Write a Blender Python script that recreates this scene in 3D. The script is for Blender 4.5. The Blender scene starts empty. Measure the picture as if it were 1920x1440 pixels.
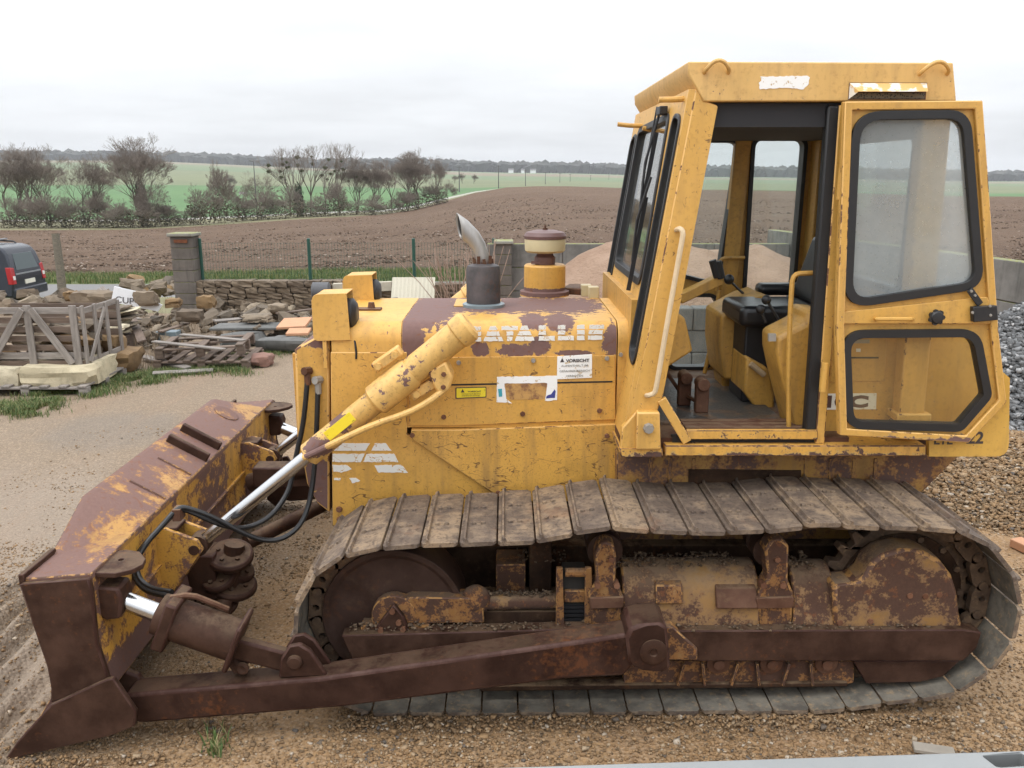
import bpy, bmesh, math, random
import numpy as np
from mathutils import Vector, Matrix
from mathutils.geometry import tessellate_polygon
random.seed(7); rng = np.random.default_rng(7)
R = math.radians
scene = bpy.context.scene
C = scene.collection

# ------------------------------------------------------------------ camera, sky, sun, exposure
PITCH, YAW, EYE, FPX = R(13.64), R(0.4), Vector((0, -4.80, 2.478)), 1597.0
cam_data = bpy.data.cameras.new('camera'); cam = bpy.data.objects.new('camera', cam_data); C.objects.link(cam)
cam.location = EYE; cam.rotation_euler = (math.pi/2 - PITCH, 0, -YAW)
cam_data.sensor_width = 36.0; cam_data.lens = 36.0*FPX/1920.0
cam_data.clip_start = 0.05; cam_data.clip_end = 20000
scene.camera = cam

SUN_EL, SUN_AZ = R(56), R(238)      # azimuth clockwise from +Y; high on the left, veiled by cloud
world = bpy.data.worlds.new('World'); scene.world = world; world.use_nodes = True
wn = world.node_tree; wn.nodes.clear()
def wnode(t): return wn.nodes.new(t)
w_out = wnode('ShaderNodeOutputWorld'); w_bg = wnode('ShaderNodeBackground')
sky = wnode('ShaderNodeTexSky'); sky.sky_type = 'NISHITA'; sky.sun_disc = False
sky.sun_elevation = SUN_EL; sky.sun_rotation = SUN_AZ; sky.dust_density = 3.0
tc = wnode('ShaderNodeTexCoord'); sep = wnode('ShaderNodeSeparateXYZ'); wn.links.new(tc.outputs['Generated'], sep.inputs[0])
def wmath(op, a, b=None, clamp=False):
    n = wnode('ShaderNodeMath'); n.operation = op; n.use_clamp = clamp
    for i, x in enumerate((a, b)):
        if x is None: continue
        if isinstance(x, (int, float)): n.inputs[i].default_value = x
        else: wn.links.new(x, n.inputs[i])
    return n.outputs[0]
# overcast cloud deck: CIE overcast luminance (1 + 2 sin e)/3 with soft cloud banks, seen through a little of the clear sky
el = wmath('MAXIMUM', sep.outputs[2], 0.0)
den = wmath('ADD', el, 0.10)
cmb = wnode('ShaderNodeCombineXYZ')
wn.links.new(wmath('DIVIDE', sep.outputs[0], den), cmb.inputs[0]); wn.links.new(wmath('DIVIDE', sep.outputs[1], den), cmb.inputs[1])
cn = wnode('ShaderNodeTexNoise'); cn.inputs['Scale'].default_value = 0.6; cn.inputs['Detail'].default_value = 5; cn.inputs['Roughness'].default_value = 0.5
wn.links.new(cmb.outputs[0], cn.inputs['Vector'])
lum = wmath('MULTIPLY', wmath('ADD', wmath('MULTIPLY', el, 2.7), 1.0), 0.83)
lum = wmath('MULTIPLY', lum, wmath('ADD', wmath('MULTIPLY', cn.outputs['Fac'], 0.62), 0.69))
ccol = wnode('ShaderNodeVectorMath'); ccol.operation = 'SCALE'; ccol.inputs[0].default_value = (0.955, 0.978, 1.01)
wn.links.new(lum, ccol.inputs['Scale'])
scol = wnode('ShaderNodeVectorMath'); scol.operation = 'SCALE'; scol.inputs['Scale'].default_value = 0.10
wn.links.new(sky.outputs[0], scol.inputs[0])
wmix = wnode('ShaderNodeMix'); wmix.data_type = 'RGBA'; wmix.inputs[0].default_value = 0.93
wn.links.new(scol.outputs[0], wmix.inputs[6]); wn.links.new(ccol.outputs[0], wmix.inputs[7])
wn.links.new(wmix.outputs[2], w_bg.inputs['Color']); w_bg.inputs['Strength'].default_value = 1.0
wn.links.new(w_bg.outputs[0], w_out.inputs[0])

sun_data = bpy.data.lights.new('sun', 'SUN'); sun = bpy.data.objects.new('sun', sun_data); C.objects.link(sun)
sun_data.energy = 1.0; sun_data.angle = R(22); sun_data.color = (1.0, 0.965, 0.91)
sdir = Vector((math.sin(SUN_AZ)*math.cos(SUN_EL), math.cos(SUN_AZ)*math.cos(SUN_EL), math.sin(SUN_EL)))
sun.rotation_euler = sdir.to_track_quat('Z', 'Y').to_euler(); sun.location = (0, 0, 60)

scene.view_settings.view_transform = 'Standard'; scene.view_settings.look = 'None'
scene.view_settings.exposure = 0.0; scene.view_settings.gamma = 1.0
scene.render.engine = 'CYCLES'
scene.cycles.use_denoising = True
scene.cycles.max_bounces = 6; scene.cycles.use_adaptive_sampling = True; scene.cycles.adaptive_threshold = 0.025; scene.cycles.transparent_max_bounces = 16; scene.cycles.volume_bounces = 0
scene.cycles.sample_clamp_indirect = 4.0
scene.cycles.caustics_reflective = False; scene.cycles.caustics_refractive = False

# ------------------------------------------------------------------ survey helpers: a sighted point at a known depth or height
_fw = Vector((math.sin(YAW)*math.cos(PITCH), math.cos(YAW)*math.cos(PITCH), -math.sin(PITCH)))
_rt = Vector((math.cos(YAW), -math.sin(YAW), 0)); _up = _rt.cross(_fw)
def _ray(x, y): return _fw + _rt*((x-960)/FPX) - _up*((y-720)/FPX)
def P(x, y, Y):
    d = _ray(x, y); return EYE + d*((Y-EYE.y)/d.y)
def G(x, y, Z=0.0):
    d = _ray(x, y); return EYE + d*((Z-EYE.z)/d.z)
def X2(x, y, Y):
    p = P(x, y, Y); return (p.x, p.z)
def XZ(Y, *pts): return [X2(a, b, Y) for a, b in pts]

# ------------------------------------------------------------------ material nodes
class Mat:
    def __init__(s, name):
        s.m = bpy.data.materials.new(name); s.m.use_nodes = True; s.t = s.m.node_tree
        s.b = s.t.nodes['Principled BSDF']; s.out = s.t.nodes['Material Output']
        s.pos = s.t.nodes.new('ShaderNodeNewGeometry').outputs['Position']
    def nd(s, t): return s.t.nodes.new(t)
    def put(s, sock, v):
        if v is None: return
        if hasattr(v, 'is_linked') or hasattr(v, 'links'): s.t.links.new(v, sock)
        elif isinstance(v, (tuple, list)) and sock.type == 'RGBA': sock.default_value = (*v[:3], 1)
        else: sock.default_value = v
    def scaled(s, vec, sc):
        n = s.nd('ShaderNodeVectorMath'); n.operation = 'MULTIPLY'; s.put(n.inputs[0], vec); n.inputs[1].default_value = sc if isinstance(sc, tuple) else (sc,)*3
        return n.outputs[0]
    def noise(s, scale, detail=4, rough=.55, vec=None, stretch=None, dist=0):
        n = s.nd('ShaderNodeTexNoise'); v = s.pos if vec is None else vec
        if stretch: v = s.scaled(v, stretch)
        s.put(n.inputs['Vector'], v); n.inputs['Scale'].default_value = scale; n.inputs['Detail'].default_value = detail
        n.inputs['Roughness'].default_value = rough; n.inputs['Distortion'].default_value = dist
        return n.outputs['Fac']
    def voro(s, scale, vec=None, feature='F1', out='Distance', stretch=None):
        n = s.nd('ShaderNodeTexVoronoi'); n.feature = feature; v = s.pos if vec is None else vec
        if stretch: v = s.scaled(v, stretch)
        s.put(n.inputs['Vector'], v); n.inputs['Scale'].default_value = scale
        return n.outputs[out]
    def math(s, op, a, b=None, clamp=False):
        n = s.nd('ShaderNodeMath'); n.operation = op; n.use_clamp = clamp; s.put(n.inputs[0], a); s.put(n.inputs[1], b); return n.outputs[0]
    def step(s, v, lo, hi):
        n = s.nd('ShaderNodeMapRange'); n.interpolation_type = 'SMOOTHSTEP'; s.put(n.inputs[0], v); n.inputs[1].default_value = lo; n.inputs[2].default_value = hi; return n.outputs[0]
    def mix(s, f, a, b, mode='MIX'):
        n = s.nd('ShaderNodeMix'); n.data_type = 'RGBA'; n.blend_type = mode; s.put(n.inputs[0], f); s.put(n.inputs[6], a); s.put(n.inputs[7], b); return n.outputs[2]
    def ramp(s, f, *stops):
        n = s.nd('ShaderNodeValToRGB'); s.put(n.inputs[0], f); e = n.color_ramp.elements
        while len(e) < len(stops): e.new(.5)
        for k, (p, c) in enumerate(stops): e[k].position = p; e[k].color = (*c, 1)
        return n.outputs[0]
    def rand(s): return s.nd('ShaderNodeObjectInfo').outputs['Random']
    def attr(s, name): n = s.nd('ShaderNodeAttribute'); n.attribute_name = name; return n.outputs['Fac']
    def bump(s, h, strength=.3, dist=.01):
        n = s.nd('ShaderNodeBump'); s.put(n.inputs['Height'], h); n.inputs['Strength'].default_value = strength; n.inputs['Distance'].default_value = dist
        s.t.links.new(n.outputs[0], s.b.inputs['Normal'])
    def fin(s, col=None, rough=None, metal=None, spec=None):
        s.put(s.b.inputs['Base Color'], col); s.put(s.b.inputs['Roughness'], rough); s.put(s.b.inputs['Metallic'], metal)
        if spec is not None: s.b.inputs['Specular IOR Level'].default_value = spec
        return s.m
    def patch(s, spots, grain, k=.55, soft=.03):
        """bare spots with ragged edges: list of (centre, radii)"""
        tot = None
        for c, r in spots:
            a = s.nd('ShaderNodeVectorMath'); a.operation = 'SUBTRACT'; s.put(a.inputs[0], s.pos); a.inputs[1].default_value = c
            l = s.nd('ShaderNodeVectorMath'); l.operation = 'LENGTH'; s.put(l.inputs[0], s.scaled(a.outputs[0], tuple(1/x for x in r)))
            m = s.math('SUBTRACT', 1.0, l.outputs['Value']); tot = m if tot is None else s.math('MAXIMUM', tot, m)
        v = s.math('ADD', tot, s.math('MULTIPLY', s.math('SUBTRACT', grain, .5), k*2))
        return s.step(v, -soft, soft)

YEL = (0.60, 0.325, 0.060)
PRIMER = (0.115, 0.062, 0.054); RUST = (0.17, 0.06, 0.020); DARKRUST = (0.07, 0.036, 0.027)
def updust(s, amt):
    """dried dirt lying on whatever faces up"""
    g = s.nd('ShaderNodeNewGeometry'); q = s.nd('ShaderNodeSeparateXYZ'); s.put(q.inputs[0], g.outputs['Normal'])
    return s.math('MULTIPLY', s.math('MULTIPLY', s.step(q.outputs[2], .35, .95), s.step(s.noise(9, 6, .7), .36, .56)), amt)
def paint(name, base=YEL, chips=.66, scale=9, bare=PRIMER, spots=None, dirt=.25, scratch=0.0, fade=.35, rough=.42, spotk=.55, low=None, soft=.012, halo=(.62, .43, .16), region=.0, dust=0.0):
    s = Mat(name)
    n1 = s.noise(scale, 7, .66); n2 = s.noise(scale*5, 4, .6); n3 = s.noise(1.7, 4, .6); big = s.noise(2.6, 3, .5)
    v = s.math('ADD', s.math('MULTIPLY', n1, .7), s.math('MULTIPLY', n2, .3))
    if region: v = s.math('ADD', s.math('MULTIPLY', v, 1-region), s.math('MULTIPLY', s.noise(3.1, 2, .5), region))
    chip = s.step(v, chips-soft, chips+soft)
    chip = s.math('MAXIMUM', chip, s.math('MULTIPLY', s.step(s.noise(scale*6.5, 3, .6), .68, .70), s.step(n3, .40, .55)))
    if spots: chip = s.math('MAXIMUM', chip, s.patch(spots, s.noise(26, 6, .7), spotk))
    if low:
        g = s.nd('ShaderNodeSeparateXYZ'); s.put(g.inputs[0], s.pos)
        chip = s.math('MAXIMUM', chip, s.step(s.math('ADD', s.math('MULTIPLY', s.math('SUBTRACT', low[0], g.outputs[2]), low[1]), s.math('SUBTRACT', s.noise(14, 7, .65), .5)), -.02, .05))
    edge = s.math('MULTIPLY', s.math('MULTIPLY', chip, s.math('SUBTRACT', 1.0, chip)), 2.2, True); scr = None
    if scratch:
        for sc_, st, w in ((3.2, (1, 1, 3.2), .0075), (6.0, (1.0, 1, 2.2), .006), (9, (2.2, 1, 1), .005)):
            ln = s.math('ABSOLUTE', s.math('SUBTRACT', s.noise(sc_, 3, .55, stretch=st, dist=.4), .5))
            cut = s.step(s.noise(sc_*2.3, 2, .5, stretch=(1.3, 1, 1.3)), .60-.07*scratch, .64-.07*scratch)
            l_ = s.math('MULTIPLY', s.math('SUBTRACT', 1.0, s.step(ln, w*.5, w*1.25)), cut); scr = l_ if scr is None else s.math('MAXIMUM', scr, l_)
    c = s.mix(s.math('MULTIPLY', s.step(n3, .35, .7), fade), base, tuple(min(1, x*1.1+.055) for x in base))
    streak = s.noise(3.2, 6, .6, stretch=(5, 5, .55)); c = s.mix(s.math('MULTIPLY', s.step(streak, .44, .74), dirt*1.25, True), c, (.24, .14, .055))
    c = s.mix(s.math('MULTIPLY', s.step(s.noise(5, 5, .65), .50, .68), dirt*.9, True), c, tuple(x*.62 for x in base))
    c = s.mix(s.math('MULTIPLY', s.step(n2, .5, .72), .3*dirt/.25), c, (.28, .145, .04))
    rr = s.mix(n2, bare, tuple(x*1.6+.012 for x in bare)); rr = s.mix(s.math('MULTIPLY', s.step(s.noise(30, 5), .58, .66), .5), rr, RUST)
    col = s.mix(chip, c, rr); col = s.mix(edge, col, halo)
    if scr is not None: col = s.mix(s.math('MULTIPLY', scr, .85), col, (.10, .045, .022))
    if dust: col = s.mix(updust(s, dust), col, (.27, .19, .115))
    s.bump(s.math('ADD', s.math('MULTIPLY', chip, -.5), s.math('MULTIPLY', big, .8)), .25, .004)
    return s.fin(col, s.math('ADD', s.math('MULTIPLY', chip, .3), s.math('ADD', rough, s.math('MULTIPLY', n2, .12))))
def steel(name, a=(.062, .033, .028), b=(.12, .07, .057), rust=.35, dust=.0, rough=.5, scale=6, top=0.0):
    s = Mat(name); n1 = s.noise(scale, 8, .65); n2 = s.noise(scale*7, 6, .6); n3 = s.noise(1.9, 3)
    c = s.mix(s.step(n1, .32, .68), a, b)
    c = s.mix(s.math('MULTIPLY', s.step(s.math('ADD', s.math('MULTIPLY', n2, .5), s.math('MULTIPLY', n3, .5)), .55, .68), rust), c, RUST)
    c = s.mix(s.math('MULTIPLY', s.step(s.noise(scale*3, 8, .7), .52, .7), dust), c, (.33, .225, .125))
    if top: c = s.mix(updust(s, top), c, (.26, .185, .115))
    s.bump(s.math('ADD', s.math('MULTIPLY', n2, .6), n1), .35, .004)
    return s.fin(c, s.math('ADD', rough, s.math('MULTIPLY', n1, .25)), 0, .12)
def plain(name, col, rough=.6, metal=0, var=.25, scale=12, bumpd=.003, spec=None):
    s = Mat(name); n = s.noise(scale, 6, .6)
    c = s.mix(n, tuple(x*(1-var) for x in col), tuple(min(1, x*(1+var)) for x in col)); s.bump(n, .25, bumpd)
    return s.fin(c, s.math('ADD', rough-.06, s.math('MULTIPLY', n, .12)), metal, spec)
def glassmat(name, milk=0.04, tint=(.93, .96, .95), dropl=False, dirt=(.62, .62, .58)):
    s = Mat(name); t = s.t; t.nodes.remove(s.b)
    tr = s.nd('ShaderNodeBsdfTransparent'); tr.inputs[0].default_value = (*tint, 1)
    gl = s.nd('ShaderNodeBsdfGlossy'); gl.inputs['Roughness'].default_value = .03
    fr = s.nd('ShaderNodeLayerWeight'); fr.inputs[0].default_value = .5
    sch = s.math('ADD', .035, s.math('MULTIPLY', s.math('POWER', fr.outputs['Facing'], 4.0), .9))
    mx = s.nd('ShaderNodeMixShader'); s.put(mx.inputs[0], sch); t.links.new(tr.outputs[0], mx.inputs[1]); t.links.new(gl.outputs[0], mx.inputs[2])
    df = s.nd('ShaderNodeBsdfDiffuse'); df.inputs[0].default_value = (*dirt, 1)
    tl = s.nd('ShaderNodeBsdfTranslucent'); tl.inputs[0].default_value = (*dirt, 1)
    ad = s.nd('ShaderNodeMixShader'); ad.inputs[0].default_value = .5; t.links.new(df.outputs[0], ad.inputs[1]); t.links.new(tl.outputs[0], ad.inputs[2])
    f = s.math('MULTIPLY', s.math('ADD', s.noise(3.5, 5, .6), .55), milk)
    if dropl:
        v = s.voro(58); d2 = s.voro(120); f = s.math('SUBTRACT', f, s.math('MULTIPLY', s.math('MAXIMUM', s.math('SUBTRACT', 1.0, s.step(v, .16, .24)), s.math('SUBTRACT', .6, s.step(d2, .12, .2))), .16*milk), True)
        hb = s.nd('ShaderNodeBump'); s.put(hb.inputs['Height'], s.math('SUBTRACT', 1.0, s.step(v, .05, .28))); hb.inputs['Strength'].default_value = .5; hb.inputs['Distance'].default_value = .004
        t.links.new(hb.outputs[0], gl.inputs['Normal'])
    m2 = s.nd('ShaderNodeMixShader'); s.put(m2.inputs[0], f); t.links.new(mx.outputs[0], m2.inputs[1]); t.links.new(ad.outputs[0], m2.inputs[2])
    t.links.new(m2.outputs[0], s.out.inputs[0]); return s.m

# ------------------------------------------------------------------ mesh builder
EDGE = {}      # worn-edge material used on the bevelled edges of a material's parts
class MB:
    def __init__(s): s.v = []; s.f = []
    def add(s, vs, fs):
        o = len(s.v); s.v += [tuple(v) for v in vs]; s.f += [tuple(i+o for i in f) for f in fs]; return s
    def box(s, x0, x1, y0, y1, z0, z1):
        return s.add([(x0,y0,z0),(x1,y0,z0),(x1,y1,z0),(x0,y1,z0),(x0,y0,z1),(x1,y0,z1),(x1,y1,z1),(x0,y1,z1)],
                     [(0,3,2,1),(4,5,6,7),(0,1,5,4),(1,2,6,5),(2,3,7,6),(3,0,4,7)])
    def obox(s, c, a, b, d):
        c, a, b, d = map(Vector, (c, a, b, d)); vs = [c+a*i+b*j+d*k for k in (-1, 1) for i, j in ((-1,-1),(1,-1),(1,1),(-1,1))]
        return s.add(vs, [(0,3,2,1),(4,5,6,7),(0,1,5,4),(1,2,6,5),(2,3,7,6),(3,0,4,7)])
    def bar(s, p0, p1, w, h, up=(0, 1, 0)):
        p0, p1 = Vector(p0), Vector(p1); t = (p1-p0); L = t.length; t.normalize(); up = Vector(up); sd = t.cross(up).normalized(); u = sd.cross(t)
        return s.obox((p0+p1)/2, t*L/2, sd*w/2, u*h/2)
    def cyl(s, p0, p1, r0, r1=None, n=16):
        r1 = r0 if r1 is None else r1; p0, p1 = Vector(p0), Vector(p1); t = (p1-p0).normalized()
        a = t.orthogonal().normalized(); b = t.cross(a); vs = []
        for p, r in ((p0, r0), (p1, r1)): vs += [p+(a*math.cos(2*math.pi*i/n)+b*math.sin(2*math.pi*i/n))*r for i in range(n)]
        return s.add(vs, [(i, (i+1) % n, n+(i+1) % n, n+i) for i in range(n)]+[tuple(range(n))[::-1], tuple(range(n, 2*n))])
    def lathe(s, c, axis, prof, n=24):
        """prof: (radius, offset along axis) from start to end"""
        c = Vector(c); t = Vector(axis).normalized(); a = t.orthogonal().normalized(); b = t.cross(a); vs = []
        for r, h in prof: vs += [c+t*h+(a*math.cos(2*math.pi*i/n)+b*math.sin(2*math.pi*i/n))*max(r, 1e-4) for i in range(n)]
        fs = [(k*n+i, k*n+(i+1) % n, (k+1)*n+(i+1) % n, (k+1)*n+i) for k in range(len(prof)-1) for i in range(n)]
        return s.add(vs, fs+[tuple(range(n))[::-1], tuple(range((len(prof)-1)*n, len(prof)*n))])
    def tube(s, pts, r, n=8, smooth=0):
        pts = [Vector(p) for p in pts]
        for _ in range(smooth):
            q = [pts[0]]
            for a, b in zip(pts[:-1], pts[1:]): q += [a.lerp(b, .25), a.lerp(b, .75)]
            pts = q+[pts[-1]]
        rr = r if isinstance(r, (list, tuple)) else [r]*len(pts); vs = []; a = None
        for i, p in enumerate(pts):
            t = (pts[min(i+1, len(pts)-1)]-pts[max(i-1, 0)]).normalized()
            a = t.orthogonal().normalized() if a is None else (a-t*a.dot(t)).normalized(); b = t.cross(a)
            q = rr[min(i, len(rr)-1)]; vs += [p+(a*math.cos(2*math.pi*k/n)+b*math.sin(2*math.pi*k/n))*q for k in range(n)]
        m = len(pts); fs = [(k*n+i, k*n+(i+1) % n, (k+1)*n+(i+1) % n, (k+1)*n+i) for k in range(m-1) for i in range(n)]
        return s.add(vs, fs+[tuple(range(n))[::-1], tuple(range((m-1)*n, m*n))])
    def plate(s, outer, holes, fn):
        """a flat plate with holes; fn(a, b, t) maps 2D + side (0/1) to 3D"""
        loops = [list(outer)]+[list(h) for h in holes]; tri = tessellate_polygon([[Vector((a, b, 0)) for a, b in l] for l in loops])
        flat = [p for l in loops for p in l]; N = len(flat); vs = [fn(a, b, 0) for a, b in flat]+[fn(a, b, 1) for a, b in flat]
        fs = [tuple(t) for t in tri]+[tuple(i+N for i in t[::-1]) for t in tri]; o = 0
        for l in loops:
            n = len(l); fs += [(o+i, o+(i+1) % n, N+o+(i+1) % n, N+o+i) for i in range(n)]; o += n
        return s.add(vs, fs)
    def py(s, outer, y0, y1, holes=()): return s.plate(outer, holes, lambda a, b, t: (a, (y0, y1)[t], b))
    def px(s, outer, x0, x1, holes=()): return s.plate(outer, holes, lambda a, b, t: ((x0, x1)[t], a, b))
    def pz(s, outer, z0, z1, holes=()): return s.plate(outer, holes, lambda a, b, t: (a, b, (z0, z1)[t]))
    def ball(s, c, r, n=10, m=6, sq=(1, 1, 1)):
        vs = [(c[0], c[1], c[2]+r*sq[2])]
        for k in range(1, m):
            th = math.pi*k/m; vs += [(c[0]+r*sq[0]*math.sin(th)*math.cos(2*math.pi*i/n), c[1]+r*sq[1]*math.sin(th)*math.sin(2*math.pi*i/n), c[2]+r*sq[2]*math.cos(th)) for i in range(n)]
        vs.append((c[0], c[1], c[2]-r*sq[2])); L = len(vs)-1
        fs = [(0, 1+i, 1+(i+1) % n) for i in range(n)]+[(L, L-n+(i+1) % n, L-n+i) for i in range(n)]
        fs += [(1+k*n+i, 1+(k+1)*n+i, 1+(k+1)*n+(i+1) % n, 1+k*n+(i+1) % n) for k in range(m-2) for i in range(n)]
        return s.add(vs, fs)
    def mesh(s, name, m, smooth=True, ang=35):
        me = bpy.data.meshes.new(name); me.from_pydata(s.v, [], s.f); me.materials.append(m)
        bm = bmesh.new(); bm.from_mesh(me); bmesh.ops.recalc_face_normals(bm, faces=bm.faces); bm.to_mesh(me); bm.free()
        if smooth: me.shade_smooth(); me.set_sharp_from_angle(angle=R(ang))
        return me
    def build(s, name, m, parent=None, bevel=0, smooth=True, label=None, kind=None, seg=2):
        o = link(name, s.mesh(name, m, smooth), parent)
        if bevel:
            b = o.modifiers.new('bevel', 'BEVEL'); b.width = bevel; b.segments = seg; b.limit_method = 'ANGLE'; b.angle_limit = R(38); b.harden_normals = False
            e = EDGE.get(m.name)
            if e: o.data.materials.append(e); b.material = 1
        if label: o['label'] = label
        if kind: o['kind'] = kind
        return o
def link(name, me, parent=None, mw=None):
    o = bpy.data.objects.new(name, me); C.objects.link(o)
    if mw is not None: o.matrix_basis = mw
    if parent is not None:
        o.parent = parent
        if mw is None and parent.get('base'): o.matrix_parent_inverse = Matrix.Translation(-Vector(parent['base']))
    return o
def thing(name, label, cat, loc=(0, 0, 0), group=None):
    o = bpy.data.objects.new(name, None); C.objects.link(o); o.location = loc; o['label'] = label; o['category'] = cat; o['kind'] = 'thing'; o['base'] = tuple(loc)
    o.empty_display_size = .2
    if group: o['group'] = group
    return o
def tag(o, label, cat, group=None):
    o['label'] = label; o['category'] = cat; o['kind'] = 'thing'
    if group: o['group'] = group
    return o
def struct(o): o['kind'] = 'structure'; return o
def part_empty(name, parent):
    o = bpy.data.objects.new(name, None); C.objects.link(o); o.parent = parent; o.empty_display_size = .1; return o

def rpoly(pts, r, n=5):
    out = []; N = len(pts)
    for i in range(N):
        p = Vector(pts[i]); a = Vector(pts[i-1])-p; b = Vector(pts[(i+1) % N])-p; rr = r[i] if isinstance(r, (list, tuple)) else r
        la, lb = a.length, b.length; a.normalize(); b.normalize(); ang = a.angle(b); d = min(rr/math.tan(ang/2), la*.48, lb*.48)
        if d < 1e-4: out.append(tuple(p)); continue
        s0, s1 = p+a*d, p+b*d
        for k in range(n+1):
            t = k/n; q = s0*(1-t)**2+p*2*t*(1-t)+s1*t*t; out.append((q.x, q.y))
    return out
def inset(pts, d):
    N = len(pts); area = sum(pts[i-1][0]*pts[i][1]-pts[i][0]*pts[i-1][1] for i in range(N)); sg = 1 if area > 0 else -1; L = []
    for i in range(N):
        a, b = Vector(pts[i]), Vector(pts[(i+1) % N]); t = (b-a).normalized(); nrm = Vector((-t.y, t.x))*sg; L.append((a+nrm*d, t))
    out = []
    for i in range(N):
        (p, t), (q, u) = L[i-1], L[i]; cr = t.x*u.y-t.y*u.x; k = ((q.x-p.x)*u.y-(q.y-p.y)*u.x)/cr; out.append((p.x+t.x*k, p.y+t.y*k))
    return out
def rag(pts, amp, step, seed=0):
    rd = random.Random(seed); out = []
    for i in range(len(pts)):
        a, b = Vector(pts[i]), Vector(pts[(i+1) % len(pts)]); n = max(1, int((b-a).length/step))
        for k in range(n): q = a.lerp(b, k/n); out.append((q.x+rd.uniform(-amp, amp), q.y+rd.uniform(-amp, amp)))
    return out
def text_mesh(s, m, bold=0.0):
    cu = bpy.data.curves.new('lettering', 'FONT'); cu.body = s; cu.align_x = 'LEFT'; cu.offset = bold; cu.resolution_u = 3; cu.extrude = .002
    ob = bpy.data.objects.new('lettering', cu); C.objects.link(ob); dg = bpy.context.evaluated_depsgraph_get()
    me = bpy.data.meshes.new_from_object(ob.evaluated_get(dg)); me.materials.clear(); me.materials.append(m)
    bpy.data.objects.remove(ob); bpy.data.curves.remove(cu)
    co = np.empty(len(me.vertices)*3); me.vertices.foreach_get('co', co); co = co.reshape(-1, 3)
    co[:, :2] -= co[:, :2].min(0); co[:, :2] /= co[:, :2].max(0); co[:, 2] *= .25; me.vertices.foreach_set('co', co.ravel()); return me
def letter(name, me, parent, origin, ux, uz):
    """unit-square lettering placed with its width along ux and height along uz"""
    ux, uz = Vector(ux), Vector(uz); n = ux.cross(uz).normalized(); M = Matrix.Identity(4)
    for i in range(3): M[i][0] = ux[i]; M[i][1] = uz[i]; M[i][2] = n[i]; M[i][3] = origin[i]
    return link(name, me, parent, M)

# ------------------------------------------------------------------ materials
def hp(x, y, Y, rx, rz): p = P(x, y, Y); return ((p.x, Y, p.z), (rx, .35, rz))
hood_spots = [hp(768, 605, -.5, .085, .14), hp(770, 640, -.5, .075, .09), hp(815, 585, -.5, .11, .05), hp(1000, 600, -.5, .075, .06), hp(1050, 600, -.5, .085, .065), hp(1012, 585, -.5, .2, .03),
              hp(900, 655, -.5, .05, .04), hp(970, 657, -.5, .10, .035), hp(1012, 648, -.5, .055, .05), hp(1075, 662, -.5, .10, .016), hp(1146, 645, -.5, .045, .07), hp(1150, 628, -.5, .03, .06),
              ((-.05, .16, 1.80), (.58, .42, .09)), ((.32, .12, 1.80), (.30, .42, .085)), ((-.42, 0, 1.80), (.17, .8, .12))]
M_hoodrear = paint('paint_hood_worn', chips=.72, spots=hood_spots, spotk=.85, dirt=.3)
M_hood = paint('paint_hood', chips=.72, dirt=.25, fade=.5)
M_panel = paint('paint_side_panel', chips=.685, scale=14, scratch=.25, dirt=.3)
M_lower = paint('paint_lower_panel', chips=.645, scale=20, scratch=1.3, dirt=.5, bare=DARKRUST)
M_guard = paint('paint_radiator_guard', chips=.64, dirt=.35, spots=[((-1.0, 0, 1.70), (.3, .9, .09)), ((-1.0, 0, .92), (.12, .9, .12)), ((-.98, -.3, .72), (.16, .9, .13))])
M_cyl = paint('paint_cylinder', base=(.64, .39, .115), chips=.585, scale=11, dirt=.35, fade=.5, spots=[hp(640, 790, -.7, .06, .05), hp(600, 835, -.7, .07, .05)], spotk=.9)
M_cab = paint('paint_cab', base=(.59, .33, .068), chips=.69, scale=9, dirt=.28, fade=.45)
M_pillar = paint('paint_cab_pillar', base=(.59, .33, .068), chips=.675, scale=9, dirt=.2, fade=.4, scratch=.25); pass
M_door = paint('paint_door', base=(.59, .33, .068), chips=.685, scale=11, dirt=.3, low=(1.262, 9))
M_fender = paint('paint_fender', base=(.60, .35, .06), chips=.70, scale=9, dirt=.25)
M_sill = paint('paint_sill', chips=.575, scale=15, dirt=.4, bare=DARKRUST, low=(1.16, 7))
M_hull = paint('paint_hull_grimy', base=(.34, .18, .038), chips=.50, scale=14, soft=.04, region=.4, halo=(.27, .12, .035), dirt=.8, bare=DARKRUST)
M_under = paint('paint_undercarriage', base=(.23, .105, .024), chips=.452, scale=18, soft=.045, region=.3, dust=.35, halo=(.27, .12, .035), dirt=.9, bare=(.046, .020, .011), rough=.65)
M_underdirt = paint('paint_spring_cover', base=(.235, .125, .036), chips=.467, scale=18, soft=.045, region=.45, dust=.5, halo=(.24,.14,.07), dirt=.7, bare=(.052, .024, .014), rough=.66)
M_blade = paint('paint_blade_back', base=(.50, .265, .04), chips=.515, scale=15, soft=.025, region=.4, halo=(.27, .12, .035), dirt=.5, bare=(.085, .043, .034), low=(.42, 5), rough=.5)
M_bladetop = paint('paint_blade_top', base=(.38, .195, .042), chips=.452, scale=16, soft=.035, region=.5, halo=(.27, .12, .035), dirt=.6, bare=(.115, .062, .05), rough=.5)
M_interior = paint('paint_interior', base=(.50, .275, .055), chips=.70, dirt=.5, fade=.2)
M_steel = steel('worn_brown_steel', (.031, .0150, .0100), (.068, .036, .0245), .5, top=.25); M_arm = steel('push_arm_steel', (.025, .0115, .0080), (.052, .026, .0180), .4, top=.12)
M_rusty = steel('rusty_steel', (.075, .035, .022), (.13, .068, .045), .6, .15, top=.4)
M_track = Mat('muddy_track_shoe'); _s = M_track; _r = _s.rand(); _n1 = _s.noise(11, 7, .66); _n2 = _s.noise(45, 5, .65); _n3 = _s.noise(3.5, 4)
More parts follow.
